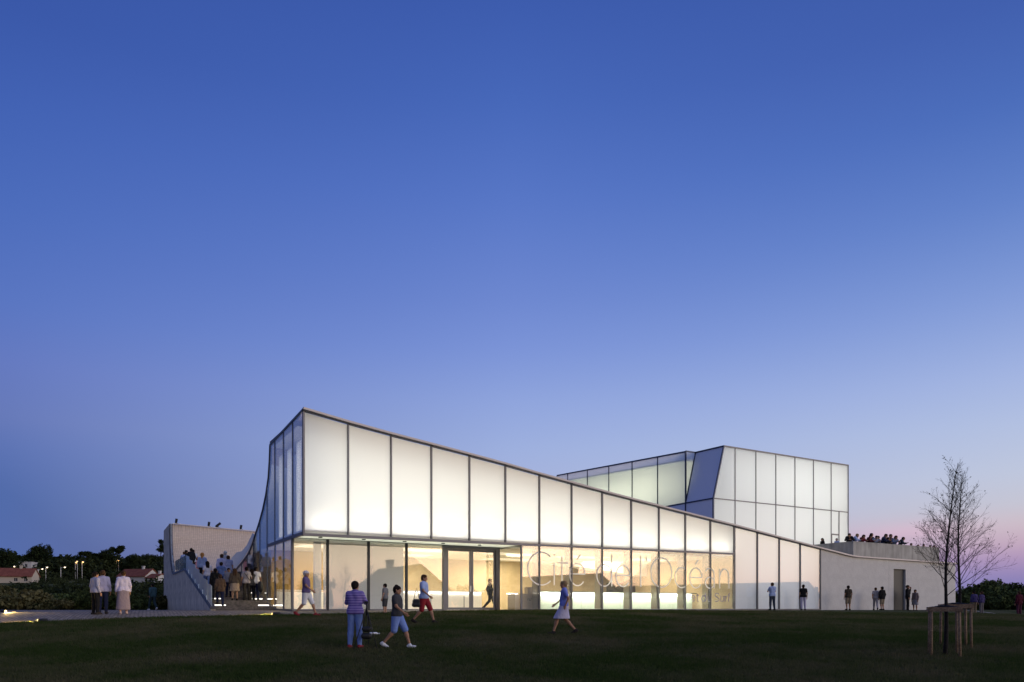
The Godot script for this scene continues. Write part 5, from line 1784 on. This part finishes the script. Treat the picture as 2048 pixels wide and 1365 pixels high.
	[-14.59, 0.68, 37.568, 30, 1.5, "stand", "long_top", [0.25, 0.25, 0.3], "trousers", [0.02, 0.025, 0.06], "short_hair", [0.015, 0.01, 0.008], [0.03, 0.025, 0.022], 1, "boy in grey top facing down the stairs", "visitors on the outdoor stairs"],
	[-21.381, 2.38, 49.471, 220, 1.3, "stand", "short_top", [0.45, 0.2, 0.22], "shorts", [0.45, 0.2, 0.22], "long_hair", [0.06, 0.032, 0.018], [0.6, 0.6, 0.62], 0, "child in pink clothes at the top of the stairs", "visitors on the outdoor stairs"],
	[-16.482, 1.7, 41.922, 215, 1.7, "stand", "long_top", [0.42, 0.44, 0.5], "trousers", [0.05, 0.05, 0.055], "cap", [0.5, 0.52, 0.5], [0.03, 0.025, 0.022], 0, "person in pale cap and light top furthest up the stairs", "visitors on the outdoor stairs"],
	[-21.57, 2.38, 49.361, 200, 1.7, "stand", "short_top", [0.5, 0.5, 0.55], "trousers", [0.012, 0.012, 0.014], "short_hair", [0.015, 0.01, 0.008], [0.03, 0.025, 0.022], 1, "person in black and white top at the crest of the stairs", "visitors on the outdoor stairs"],
	[24.087, 3.85, 52.099, -20, 1.711, "lean", "jacket", [0.012, 0.012, 0.014], "trousers", [0.05, 0.05, 0.055], "long_hair", [0.015, 0.01, 0.008], [0.03, 0.025, 0.022], 0, "person in black jacket with long dark hair at the parapet corner", "people leaning on the terrace parapet"],
	[24.626, 3.85, 52.412, 50, 1.726, "lean", "long_top", [0.3, 0.38, 0.62], "trousers", [0.05, 0.05, 0.055], "short_hair", [0.25, 0.17, 0.09], [0.03, 0.025, 0.022], 0, "fair-haired person in pale blue top just right of the parapet corner", "people leaning on the terrace parapet"],
	[25.323, 3.85, 52.816, 30, 1.693, "lean", "jacket", [0.1, 0.012, 0.02], "trousers", [0.05, 0.05, 0.055], "long_hair", [0.06, 0.032, 0.018], [0.03, 0.025, 0.022], 0, "brown-haired woman in dark red jacket leaning on the parapet", "people leaning on the terrace parapet"],
	[25.979, 3.85, 53.198, 45, 1.735, "lean", "jacket", [0.05, 0.01, 0.012], "trousers", [0.05, 0.05, 0.055], "short_hair", [0.015, 0.01, 0.008], [0.03, 0.025, 0.022], 0, "person in blackish red coat between the red jacket and the tallest figure", "people leaning on the terrace parapet"],
	[27.014, 3.85, 54.816, 30, 1.918, "stand", "jacket", [0.02, 0.025, 0.06], "trousers", [0.05, 0.05, 0.055], "short_hair", [0.015, 0.01, 0.008], [0.03, 0.025, 0.022], 0, "tallest standing person behind the middle of the terrace group", "people leaning on the terrace parapet"],
	[26.645, 3.85, 53.584, 20, 1.697, "lean", "long_top", [0.2, 0.22, 0.3], "trousers", [0.05, 0.05, 0.055], "short_hair", [0.015, 0.01, 0.008], [0.03, 0.025, 0.022], 0, "person in grey blue top in the middle of the terrace group", "people leaning on the terrace parapet"],
	[27.401, 3.85, 54.579, 30, 1.688, "stand", "jacket", [0.04, 0.05, 0.1], "trousers", [0.05, 0.05, 0.055], "short_hair", [0.015, 0.01, 0.008], [0.03, 0.025, 0.022], 0, "person in dark navy coat behind the middle of the parapet", "people leaning on the terrace parapet"],
	[27.531, 3.85, 54.099, 50, 1.893, "lean", "jacket", [0.02, 0.025, 0.06], "trousers", [0.05, 0.05, 0.055], "short_hair", [0.015, 0.01, 0.008], [0.03, 0.025, 0.022], 0, "dark-haired person in navy jacket right of the middle of the terrace group", "people leaning on the terrace parapet"],
	[27.848, 3.85, 54.283, 30, 1.652, "lean", "jacket", [0.012, 0.012, 0.014], "trousers", [0.05, 0.05, 0.055], "long_hair", [0.015, 0.01, 0.008], [0.03, 0.025, 0.022], 0, "smaller person in black close to the navy jacket on the terrace", "people leaning on the terrace parapet"],
	[28.739, 3.85, 55.356, 30, 1.898, "stand", "jacket", [0.06, 0.03, 0.03], "trousers", [0.05, 0.05, 0.055], "short_hair", [0.015, 0.01, 0.008], [0.03, 0.025, 0.022], 0, "person in dark brown jacket standing near the right end of the terrace group", "people leaning on the terrace parapet"],
	[28.703, 3.85, 54.779, 15, 1.826, "lean", "long_top", [0.12, 0.15, 0.24], "trousers", [0.05, 0.05, 0.055], "long_hair", [0.06, 0.032, 0.018], [0.03, 0.025, 0.022], 0, "person in slate blue top near the right end of the terrace group", "people leaning on the terrace parapet"],
	[29.409, 3.85, 55.189, 55, 1.768, "lean", "jacket", [0.035, 0.045, 0.06], "trousers", [0.05, 0.05, 0.055], "short_hair", [0.015, 0.01, 0.008], [0.03, 0.025, 0.022], 0, "last person of the dense terrace group, in dark jacket, leaning with bent back", "people leaning on the terrace parapet"],
	[31.296, 3.85, 57.187, 30, 1.381, "stand", "jacket", [0.012, 0.012, 0.014], "trousers", [0.05, 0.05, 0.055], "short_hair", [0.015, 0.01, 0.008], [0.03, 0.025, 0.022], 0, "head of a seated person just right of the terrace group", "people leaning on the terrace parapet"],
	[32.107, 3.85, 57.658, 30, 1.305, "stand", "jacket", [0.05, 0.05, 0.055], "trousers", [0.05, 0.05, 0.055], "short_hair", [0.06, 0.032, 0.018], [0.03, 0.025, 0.022], 0, "barely visible brown head above the parapet", "people leaning on the terrace parapet"],
	[32.753, 3.85, 58.033, 30, 1.377, "stand", "jacket", [0.012, 0.012, 0.014], "trousers", [0.05, 0.05, 0.055], "short_hair", [0.015, 0.01, 0.008], [0.03, 0.025, 0.022], 0, "dark head above the parapet left of the bare tree", "people leaning on the terrace parapet"],
	[33.329, 3.85, 58.136, 30, 1.307, "stand", "jacket", [0.012, 0.012, 0.014], "trousers", [0.05, 0.05, 0.055], "short_hair", [0.015, 0.01, 0.008], [0.03, 0.025, 0.022], 0, "left one of two heads close together above the parapet near the tree", "people leaning on the terrace parapet"],
	[33.809, 3.85, 58.415, 30, 1.331, "stand", "jacket", [0.02, 0.025, 0.06], "trousers", [0.05, 0.05, 0.055], "short_hair", [0.015, 0.01, 0.008], [0.03, 0.025, 0.022], 0, "right one of two heads close together above the parapet near the tree", "people leaning on the terrace parapet"],
	[23.148, 3.85, 54.421, 280, 1.504, "stand", "jacket", [0.012, 0.012, 0.014], "trousers", [0.012, 0.012, 0.014], "long_hair", [0.015, 0.01, 0.008], [0.03, 0.025, 0.022], 1, "dark-haired person resting behind the short return of the parapet, apart from the group", "people leaning on the terrace parapet"],
	[24.119, 3.85, 54.176, 300, 1.481, "stand", "long_top", [0.3, 0.38, 0.62], "trousers", [0.05, 0.05, 0.055], "short_hair", [0.25, 0.24, 0.23], [0.03, 0.025, 0.022], 0, "grey-haired person in pale blue top in front of the terrace door", "people leaning on the terrace parapet"],
	[-1.19, 0.02, 39.48, 100, 1.7, "stride", "jacket", [0.012, 0.012, 0.014], "trousers", [0.012, 0.012, 0.014], "short_hair", [0.015, 0.01, 0.008], [0.012, 0.012, 0.014], 1, "man in black walking inside the lobby behind the glass door", ""]
]

func build_far() -> void:
	var far := "trees on the wooded slope"
	var list := [
		[-228.288, 330.0, 13.0, 17.0, "round", "broad dark tree at the left end of the slope above the white villa"],
		[-224.404, 335.0, 11.0, 12.0, "round", "low rounded tree behind the white villa, left of the tallest tree"],
		[-221.699, 340.0, 15.5, 13.0, "round", "tallest dense dark tree of the left slope"],
		[-212.243, 335.0, 14.0, 8.5, "cone", "narrow pointed dark tree right of the tallest one"],
		[-216.233, 350.0, 8.5, 6.0, "cone", "small pointed tree in the gap of the left slope"],
		[-198.729, 345.0, 12.5, 9.0, "pine", "flat-crowned pine between the street lamps"],
		[-182.856, 330.0, 12.5, 12.0, "round", "rounded tree left of the bright double lamp"],
		[-183.973, 340.0, 15.0, 8.0, "pine", "umbrella pine rising behind the bright double lamp"],
		[-169.747, 330.0, 11.5, 10.0, "round", "rounded tree above the long white house"],
		[-166.812, 335.0, 11.5, 11.0, "round", "spreading dark tree above the small house by the concrete wall"],
		[-168.288, 350.0, 17.5, 9.0, "pine", "tall open pine at the edge of the concrete side wall"],
	]
	for i in list.size():
		var q: Array = list[i]
		tree("tree" if q[4] != "pine" else "pine_tree", q[4], q[0], q[1], q[2], q[3], 31 + i, q[5], far, 1300)
	tree("tree", "round", -207.375, 298.0, 7.5, 8.0, 51, "dark tree in front of the left part of the white villa", far, 1000)
	tree("tree", "round", -202.603, 300.0, 8.6, 6.0, 52, "dark tree in front of the middle of the white villa", far, 1000)
	# the wood that fills the slope
	var r := RandomNumberGenerator.new()
	r.seed = 77
	var spots := []
	var cols := []
	for i in 520:
		var d := r.randf_range(70.0, 420.0)
		var x := r.randf_range(-0.80, -0.40) * d
		if d > 150.0 and d < 318.0 and absf(x / d * 1460.0 + 1024.0 - 290.0) < 42.0 and r.randf() < 0.93: continue
		if d > 120.0 and d < 300.0 and x / d * 1460.0 + 1024.0 < 70.0 and r.randf() < 0.9: continue
		var s := lerpf(1.2, 5.0, smoothstep(70.0, 330.0, d)) * r.randf_range(0.6, 1.15)
		if d > 120.0 and d < 312.0: s *= 0.33
		var tone := r.randf()
		for k in 26:
			var p := Vector3(r.randfn() * 0.55, absf(r.randfn()) * 0.55, r.randfn() * 0.5) * s
			spots.append(Transform3D(Basis.from_euler(Vector3(r.randf() * TAU, r.randf() * TAU, 0)).scaled(Vector3.ONE * s * r.randf_range(0.35, 0.7)), on_ground(x, d) + p))
			cols.append(Color(0.010, 0.016, 0.008).lerp(Color(0.034, 0.046, 0.020), clampf(tone * 0.6 + r.randf() * 0.4, 0, 1)))
	for i in 420:
		var d := r.randf_range(325.0, 430.0)
		var x := r.randf_range(-0.80, -0.44) * d
		var s := r.randf_range(3.6, 6.2)
		var tone := r.randf()
		for k in 40:
			var p := Vector3(r.randfn() * 0.55, r.randf() * 1.45, r.randfn() * 0.5) * s
			spots.append(Transform3D(Basis.from_euler(Vector3(r.randf() * TAU, r.randf() * TAU, 0)).scaled(Vector3.ONE * s * r.randf_range(0.3, 0.6)), on_ground(x, d) + p))
			cols.append(Color(0.010, 0.016, 0.008).lerp(Color(0.034, 0.046, 0.020), clampf(tone * 0.6 + r.randf() * 0.4, 0, 1)))
	stuff("slope_wood", clump_mesh, spots, cols, M.leaf, "dark scrub and woodland covering the far slope on the left", "woodland")
	house("house", "low house with red roof and cream walls at the left edge", -199.027, 290.0, 17.0, 8.0, 3.1, 2.9, 0.25, M.house_cream, M.roof_red, [[3.0, 1.0, 1.2, 1.3], [6.4, 1.0, 1.0, 1.3]], 3.4)
	house("house", "long white house with red roof and two dark windows beside the concrete wall", -145.818, 285.0, 13.0, 7.5, 3.4, 2.6, -0.28, M.house_white, M.roof_red, [[-3.4, 1.1, 1.0, 1.4], [-0.6, 1.1, 1.0, 1.4]], 2.2)
	house("house", "small white annex with a low red roof right of the long white house", -137.137, 282.0, 4.6, 6.5, 2.8, 1.3, -0.28, M.house_white, M.roof_red, [[0.2, 1.0, 2.2, 0.7]], 1.2)
	house("house", "white house with red roof half hidden by the concrete wall", -164.938, 345.0, 10.0, 8.0, 3.6, 2.0, 0.0, M.house_white, M.roof_red, [[-2.4, 1.3, 1.4, 1.4], [0.9, 1.3, 1.4, 1.4]], -2.5)
	house("house", "dark red roofed house high on the slope beside the concrete wall", -176.827, 372.0, 9.0, 8.0, 4.2, 2.6, 0.2, M.house_cream, M.roof_red, [[-1.5, 1.2, 1.2, 1.3]], -99.0)
	house("villa", "white flat-roofed villa in the trees above the red-roofed house", -212.416, 312.0, 15.0, 8.0, 5.2, 0.0, 0.1, M.house_white, M.house_white, [[2.2, 1.2, 1.0, 1.6], [4.2, 1.2, 1.0, 1.6], [6.2, 1.2, 1.0, 1.6], [0.0, 3.8, 1.2, 1.4]], -99.0, true)
	house("villa", "narrow white tower-like house behind the villa", -213.49, 322.0, 5.0, 5.0, 7.6, 0.0, 0.1, M.house_white, M.house_white, [[0.4, 5.6, 1.0, 1.4]], -99.0, true)
	house("house", "small house with grey red roof between the lamps on the slope", -206.164, 350.0, 6.0, 6.0, 4.0, 2.0, 0.3, M.house_white, M.roof_red, [[1.0, 1.4, 1.0, 1.2]], -99.0)
	var lamps := [
		[23.0, 1134.0, 1.0, 300.0, 8.2, false, "tall lamp post with lit head by the red-roofed house at the left edge"],
		[28.0, 1143.0, 0.7, 310.0, 6.5, false, "lower lit lamp just right of the left edge lamp post"],
		[76.0, 1139.0, 1.6, 300.0, 7.0, false, "lamp post with one lit arm below the tallest tree"],
		[121.0, 1135.5, 1.6, 300.0, 7.2, false, "lamp post with lit arm in the middle of the left slope"],
		[150.0, 1124.0, 0.7, 320.0, 9.0, true, "bright orange lamp beside the small house on the slope"],
		[154.0, 1126.0, -0.5, 318.0, 8.8, true, "second orange lamp close beside the bright orange one"],
		[163.5, 1125.0, 0.3, 305.0, 10.0, true, "slim lamp post in front of the small house on the slope"],
		[185.0, 1124.0, 0.3, 352.0, 7.0, true, "small distant orange lamp left of the flat-crowned pine"],
		[189.0, 1127.5, 0.3, 340.0, 6.0, true, "small distant orange lamp below the flat-crowned pine"],
		[232.0, 1122.0, 0.9, 330.0, 8.5, true, "left head of the bright yellow double lamp"],
		[236.5, 1121.5, -0.6, 331.0, 8.6, true, "right head of the bright yellow double lamp"],
		[243.0, 1119.0, 0.2, 352.0, 7.5, true, "faint small lamp up the slope right of the double lamp"],
		[307.0, 1123.0, 0.2, 340.0, 7.0, true, "lone orange lamp near the concrete side wall"],
	]
	for q in lamps:
		var x: float = (q[0] - 1024.0) / 1460.0 * q[3]
		var head_y: float = CY + (1218.5 - q[1]) / 1460.0 * q[3]
		street_lamp(q[6], x, q[3], maxf(3.0, head_y - ground(x, q[3]) + 0.2), q[2], q[5])
	street_lamp("unlit slim post between the two left lamp posts", -191.712, 300.0, 6.0, 0.5, false)

func build_bushes() -> void:
	var green := Color(0.135, 0.17, 0.06)
	var dry := Color(0.22, 0.19, 0.085)
	var deep := Color(0.016, 0.024, 0.010)
	var g := "shrubs behind the cobbled path"
	var list := [
		[-34.703, 49.0, 1.85, 6.0, dry, "tall dry-leaved shrub at the left edge behind the path"],
		[-34.198, 51.0, 1.25, 5.0, green, "rounded green shrub second from the left edge behind the path"],
		[-32.158, 50.0, 0.85, 4.0, dry, "low dry shrub in front of the dark scrub at the left"],
		[-32.453, 53.0, 1.35, 4.5, green, "low green shrub in the middle of the shrub row"],
		[-29.901, 51.0, 1.95, 3.0, green, "upright feathery shrub just left of the blurred group of men"],
		[-30.292, 54.0, 1.2, 4.6, dry, "shrub directly behind the group on the path"],
		[-27.14, 52.0, 1.5, 3.6, green, "shrub between the group on the path and the teal person"],
		[-26.778, 54.0, 1.2, 4.2, dry, "shrub beside the concrete side wall"],
		[-27.29, 57.0, 1.3, 3.6, green, "small shrub at the foot of the concrete side wall"],
	]
	for i in list.size():
		var q: Array = list[i]
		tree("shrub", "bush", q[0], q[1], q[2], q[3], 91 + i, q[5], g, 2600, deep, q[4])
	var h := "bushes right of the white wall"
	tree("bush", "bush", 38.984, 62.0, 3.0, 5.2, 201, "tall bush behind the second bare tree at the end of the white wall", h, 1700, deep, green)
	tree("bush", "bush", 39.493, 60.0, 2.7, 5.4, 202, "middle dark bush behind the people in purple", h, 1700, deep, green)
	tree("bush", "bush", 39.805, 58.0, 2.2, 4.0, 203, "lower bush by the person in maroon", h, 1300, deep, green)
	tree("bush", "bush", 40.759, 57.0, 1.5, 4.0, 204, "low bush at the right edge of the picture", h, 1000, deep, green)

func build_small_things() -> void:
	# camera tripod and bag beside the woman in purple
	var at := on_ground(-3.667, 18.4)
	var t := thing("tripod", "thin black camera tripod beside the woman in the purple top", "tripod", at)
	var st: SurfaceTool
	for k in 3:
		var a := TAU * k / 3.0 + 0.5
		st = sb(true)
		tube(st, PackedVector3Array([Vector3(cos(a) * 0.03, 0.95, sin(a) * 0.03), Vector3(cos(a) * 0.34, 0.0, sin(a) * 0.34)]), PackedFloat32Array([0.014, 0.01]), 6)
		obj("leg", st, M.black, t)
	st = sb(true)
	tube(st, PackedVector3Array([Vector3(0, 0.85, 0), Vector3(0, 1.15, 0)]), PackedFloat32Array([0.02, 0.018]), 8)
	obj("centre_column", st, M.black, t)
	st = sb()
	box(st, Vector3(-0.05, 1.15, -0.05), Vector3(0.05, 1.21, 0.05))
	obj("tripod_head", st, M.black, t)
	soft_bag("camera_bag", "black bag hanging from the tripod beside the woman in purple", at + Vector3(0.0, 0.42, 0.02), Vector3(0.13, 0.22, 0.08), 0.55)
	soft_bag("shoulder_bag", "dark bag carried by the person in red shorts", Vector3(-3.297, ground(-3.297, 25.2) + 0.72, -25.2), Vector3(0.17, 0.15, 0.09), 0.42)
	# white litter on the lawn
	t = thing("plastic_bottle", "small white crumpled bottle lying on the lawn right of the tripod", "litter", on_ground(-4.068, 21.6, 0.045), 0.35)
	st = sb(true)
	tube(st, PackedVector3Array([Vector3(-0.15, 0, 0), Vector3(-0.14, 0, 0), Vector3(-0.02, 0.006, 0.01), Vector3(0.06, 0, 0), Vector3(0.10, 0.0, 0), Vector3(0.13, 0, 0)]), PackedFloat32Array([0.02, 0.042, 0.036, 0.043, 0.018, 0.016]), 8)
	obj("bottle_body", st, M.paper, t)
	st = sb(true)
	tube(st, PackedVector3Array([Vector3(0.128, 0, 0), Vector3(0.16, 0, 0)]), PackedFloat32Array([0.02, 0.02]), 8)
	obj("cap", st, M.paper, t)
	ground_light("low path light with bright lens at the left edge of the path", -21.791, 31.5, PI * 0.86, 0.8)
	ground_light("low path light shining along the lawn edge near the left corner", -16.959, 25.9, 0.1)
	ground_light("low path light shining along the lawn edge before the stairs", -9.737, 29.25, 0.06)
	# black jacket held by the man in the white shirt
	t = thing("jacket", "black jacket hanging from the arm of the man in the white shirt", "jacket", Vector3(-12.851, 0.51 + 0.42, -37.3))
	st = sb(true)
	tube(st, PackedVector3Array([Vector3(0, 0, 0), Vector3(0.01, 0.12, 0), Vector3(-0.01, 0.36, 0.0), Vector3(-0.02, 0.52, 0), Vector3(-0.02, 0.56, 0)]), PackedFloat32Array([0.05, 0.13, 0.14, 0.10, 0.03]), 9)
	obj("folded_cloth", st, M.black, t)

func soft_bag(called: String, label: String, at: Vector3, half: Vector3, strap: float) -> void:
	var t := thing(called, label, "bag", at)
	field_begin(-half * 1.5, half * 1.5 + Vector3(0, 0.02, 0), 0.016)
	cap(Vector3(-half.x * 0.45, -half.y * 0.4, 0), Vector3(half.x * 0.45, -half.y * 0.4, 0), half.z, half.z, 0.04)
	cap(Vector3(-half.x * 0.4, half.y * 0.4, 0), Vector3(half.x * 0.4, half.y * 0.4, 0), half.z * 0.85, half.z * 0.85, 0.04)
	put("bag_body", join([nets()]), M.black, t)
	var st := sb(true)
	tube(st, PackedVector3Array([Vector3(-half.x * 0.6, half.y * 0.5, 0), Vector3(-half.x * 0.3, half.y * 0.6 + strap * 0.6, 0), Vector3(0, half.y * 0.6 + strap, 0), Vector3(half.x * 0.3, half.y * 0.6 + strap * 0.6, 0), Vector3(half.x * 0.6, half.y * 0.5, 0)]), PackedFloat32Array([0.012, 0.012, 0.012, 0.012, 0.012]), 5)
	obj("strap", st, M.black, t)

func build_furniture() -> void:
	# white lit counter behind the doors
	var t := thing("reception_counter", "long white reception counter with a glowing top edge behind the glass doors", "counter", WP(8.7, 0.02, 5.0), TURN)
	var st := sb()
	box(st, Vector3(-2.4, 0.0, -0.6), Vector3(2.6, 0.90, 0.0))
	obj("front_panel", st, M.counter, t)
	st = sb()
	box(st, Vector3(-2.45, 1.0, -0.65), Vector3(2.65, 1.05, 0.22)); box(st, Vector3(-2.4, 0.90, -0.6), Vector3(2.6, 1.0, -0.08))
	obj("countertop", st, M.counter, t)
	st = sb()
	box(st, Vector3(-2.38, 0.925, -0.078), Vector3(2.58, 0.985, -0.03))
	var lamp := obj("light_strip", st, M.strip, t)
	area_light("counter_glow", lamp, Vector3(0.1, 0.95, 0.02), Vector3(0, -0.8, 0.45), Vector2(4.9, 0.06), 30.0, Color(1.0, 0.93, 0.8))
	for x in [-1.2, -0.7, 1.3]:
		st = sb()
		box(st, Vector3(x, 0.0, 0.3), Vector3(x + 0.05, 0.75, 0.35)); box(st, Vector3(x - 0.14, 0.0, 0.18), Vector3(x + 0.19, 0.02, 0.47))
		obj("queue_post", st, M.steel, t)
	# greenish glass ticket desk along the lettered panes
	t = thing("ticket_desk", "long ticket desk with pale green glowing glass front behind the lettered panes", "counter", WP(13.85, 0.02, 3.0), TURN)
	for i in 4:
		st = sb()
		box(st, Vector3(i * 2.9 + 0.01, 0.04, -0.06), Vector3(i * 2.9 + 2.89, 0.93, 0.0))
		obj("front_panel", st, M.counter_glass, t)
	st = sb()
	box(st, Vector3(-0.05, 1.01, -0.8), Vector3(11.65, 1.06, 0.34)); box(st, Vector3(0.0, 0.94, -0.8), Vector3(11.6, 1.01, -0.07))
	obj("countertop", st, mat(0.30, 0.36, 0.27, 0.3), t)
	st = sb()
	box(st, Vector3(0.02, 0.95, -0.066), Vector3(11.58, 1.0, -0.02))
	lamp = obj("light_strip", st, M.strip, t)
	area_light("counter_glow", lamp, Vector3(5.8, 0.985, 0.16), Vector3(0, -1.0, -0.35), Vector2(11.4, 0.10), 55.0, Color(0.97, 1.0, 0.86))
	for q in [[2.0, 0.30], [5.3, 0.26], [8.6, 0.2]]:
		var s := thing("desk_monitor", "small dark object on the ticket desk top, %s" % {2.0: "nearest the doors", 5.3: "in the middle", 8.6: "towards the white wall"}[q[0]], "monitor", WP(13.85 + q[0], 1.08, 3.25), TURN, "small screens on the ticket desk")
		st = sb()
		box(st, Vector3(-0.16, 0.02, -0.05), Vector3(0.16, 0.03 + q[1] * 0.4, -0.03)); box(st, Vector3(-0.08, 0.0, -0.08), Vector3(0.08, 0.02, 0.02))
		obj("casing", st, M.ink, s)
		st = sb()
		box(st, Vector3(-0.15, 0.028, -0.03), Vector3(0.15, 0.022 + q[1] * 0.4, -0.027))
		obj("screen", st, M.window_dark, s)
	# cardboard boxes by the glass corner
	t = thing("cardboard_box", "large brown cardboard box with dark print behind the glass beside the entrance", "box", WP(11.55, 0.02, 0.95), TURN + 0.08)
	st = sb()
	box(st, Vector3(-0.70, 0.0, -0.32), Vector3(0.66, 0.82, 0.32))
	obj("box_body", st, M.card, t)
	st = sb()
	box(st, Vector3(-0.71, 0.82, -0.33), Vector3(0.67, 0.832, -0.01)); box(st, Vector3(-0.71, 0.82, 0.004), Vector3(0.67, 0.84, 0.33))
	obj("flap", st, M.card, t)
	st = sb()
	for i in 5:
		box(st, Vector3(0.10 + i * 0.10, 0.47, 0.32), Vector3(0.12 + i * 0.10, 0.60, 0.324)); box(st, Vector3(0.12 + i * 0.10, 0.58 - 0.09 * (i % 2), 0.32), Vector3(0.18 + i * 0.10, 0.60 - 0.09 * (i % 2), 0.324))
	obj("print", st, M.ink, t)
	t = thing("cardboard_box", "small cardboard box on top of the large one by the glass corner", "box", WP(12.0, 0.862, 0.95), TURN - 0.1)
	st = sb()
	box(st, Vector3(-0.22, 0.0, -0.2), Vector3(0.2, 0.34, 0.2))
	obj("box_body", st, M.card, t)
	st = sb()
	box(st, Vector3(-0.025, 0.34, -0.2), Vector3(0.025, 0.343, 0.2))
	obj("tape", st, M.counter, t)

func build_mirrored_street() -> void:
	# houses and trees across the lawn, outside the frame: they show as silhouettes in the facade's reflections
	var wins := [[-3.0, 1.0, 1.2, 1.4], [0.5, 1.0, 1.2, 1.4], [3.2, 1.0, 1.2, 1.4]]
	house("house", "dark gabled house across the lawn, mirrored in the panes right of the partition", 44.0, -4.0, 13.0, 9.0, 4.4, 3.4, -1.1, M.house_cream, M.roof_dark, wins, 3.0)
	house("house", "wide low house across the lawn, mirrored in the first entrance panes", 30.0, -22.0, 15.0, 10.0, 4.2, 2.4, -1.0, M.house_cream, M.roof_dark, wins, -99.0)
	house("house", "broad gabled house across the lawn, mirrored behind the large lettering", 62.0, 8.0, 17.0, 10.0, 4.2, 2.6, -1.25, M.house_cream, M.roof_dark, wins, -4.0)
	house("house", "house with steep roof across the lawn, mirrored in the corner pane", 18.0, -30.0, 10.0, 9.0, 5.0, 4.4, -0.9, M.house_cream, M.roof_dark, wins, -99.0)
	house("house", "long low house across the lawn, mirrored in the tall pale panels", 90.0, 22.0, 34.0, 10.0, 3.6, 1.8, -1.35, M.house_white, M.roof_dark, wins, 6.0)
	tree("tree", "round", 37.0, -13.0, 7.0, 5.0, 301, "rounded tree across the lawn, mirrored between the house shapes in the panes", "trees across the lawn", 900)
	tree("tree", "round", 52.0, 2.0, 5.6, 5.0, 302, "bushy tree across the lawn, mirrored next to the broad gable", "trees across the lawn", 900)

func _ready() -> void:
	noise.seed = 2
	noise.frequency = 0.02
	set_up()
	set_materials()
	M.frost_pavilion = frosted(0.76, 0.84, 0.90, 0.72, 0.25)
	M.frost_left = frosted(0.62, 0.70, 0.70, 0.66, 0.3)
	make_clump()
	build_ground()
	build_museum()
	build_stairs()
	build_pavilion()
	build_spotlights()
	build_far()
	build_bushes()
	build_mirrored_street()
	bare_tree(10.25, 17.3, 4.62, Vector2(0.10, 0.24), 7, "taller young bare tree at the front right, in the nearer stake frame")
	bare_tree(11.547, 18.9, 4.5, Vector2(0.07, 0.02), 12, "second young bare tree, behind and right of the taller one")
	stake_frame(10.25, 17.3, -0.45, 1.15, "nearer wooden stake frame around the taller bare tree")
	stake_frame(11.495, 18.9, -0.35, 1.10, "rear wooden stake frame around the second bare tree")
	build_furniture()
	for p in PEOPLE:
		var o := person(p)
		if "purple striped" in p[14]:
			var im := Image.create(8, 64, false, Image.FORMAT_RGB8)
			for y in 64:
				for k in 8:
					im.set_pixel(k, y, (Color(0.13, 0.09, 0.33) if (y / 16) % 2 == 0 else Color(0.27, 0.21, 0.48)).linear_to_srgb())
			var sm := textured(tex(im), 0.13, 0.92)
			sm.uv1_world_triplanar = false
			(o.get_child(2) as MeshInstance3D).material_override = sm
		if "diagonal strap" in p[14]:
			put("strap", part_mesh("stand", "strap"), M.black, o)
	build_small_things()
	build_grass()
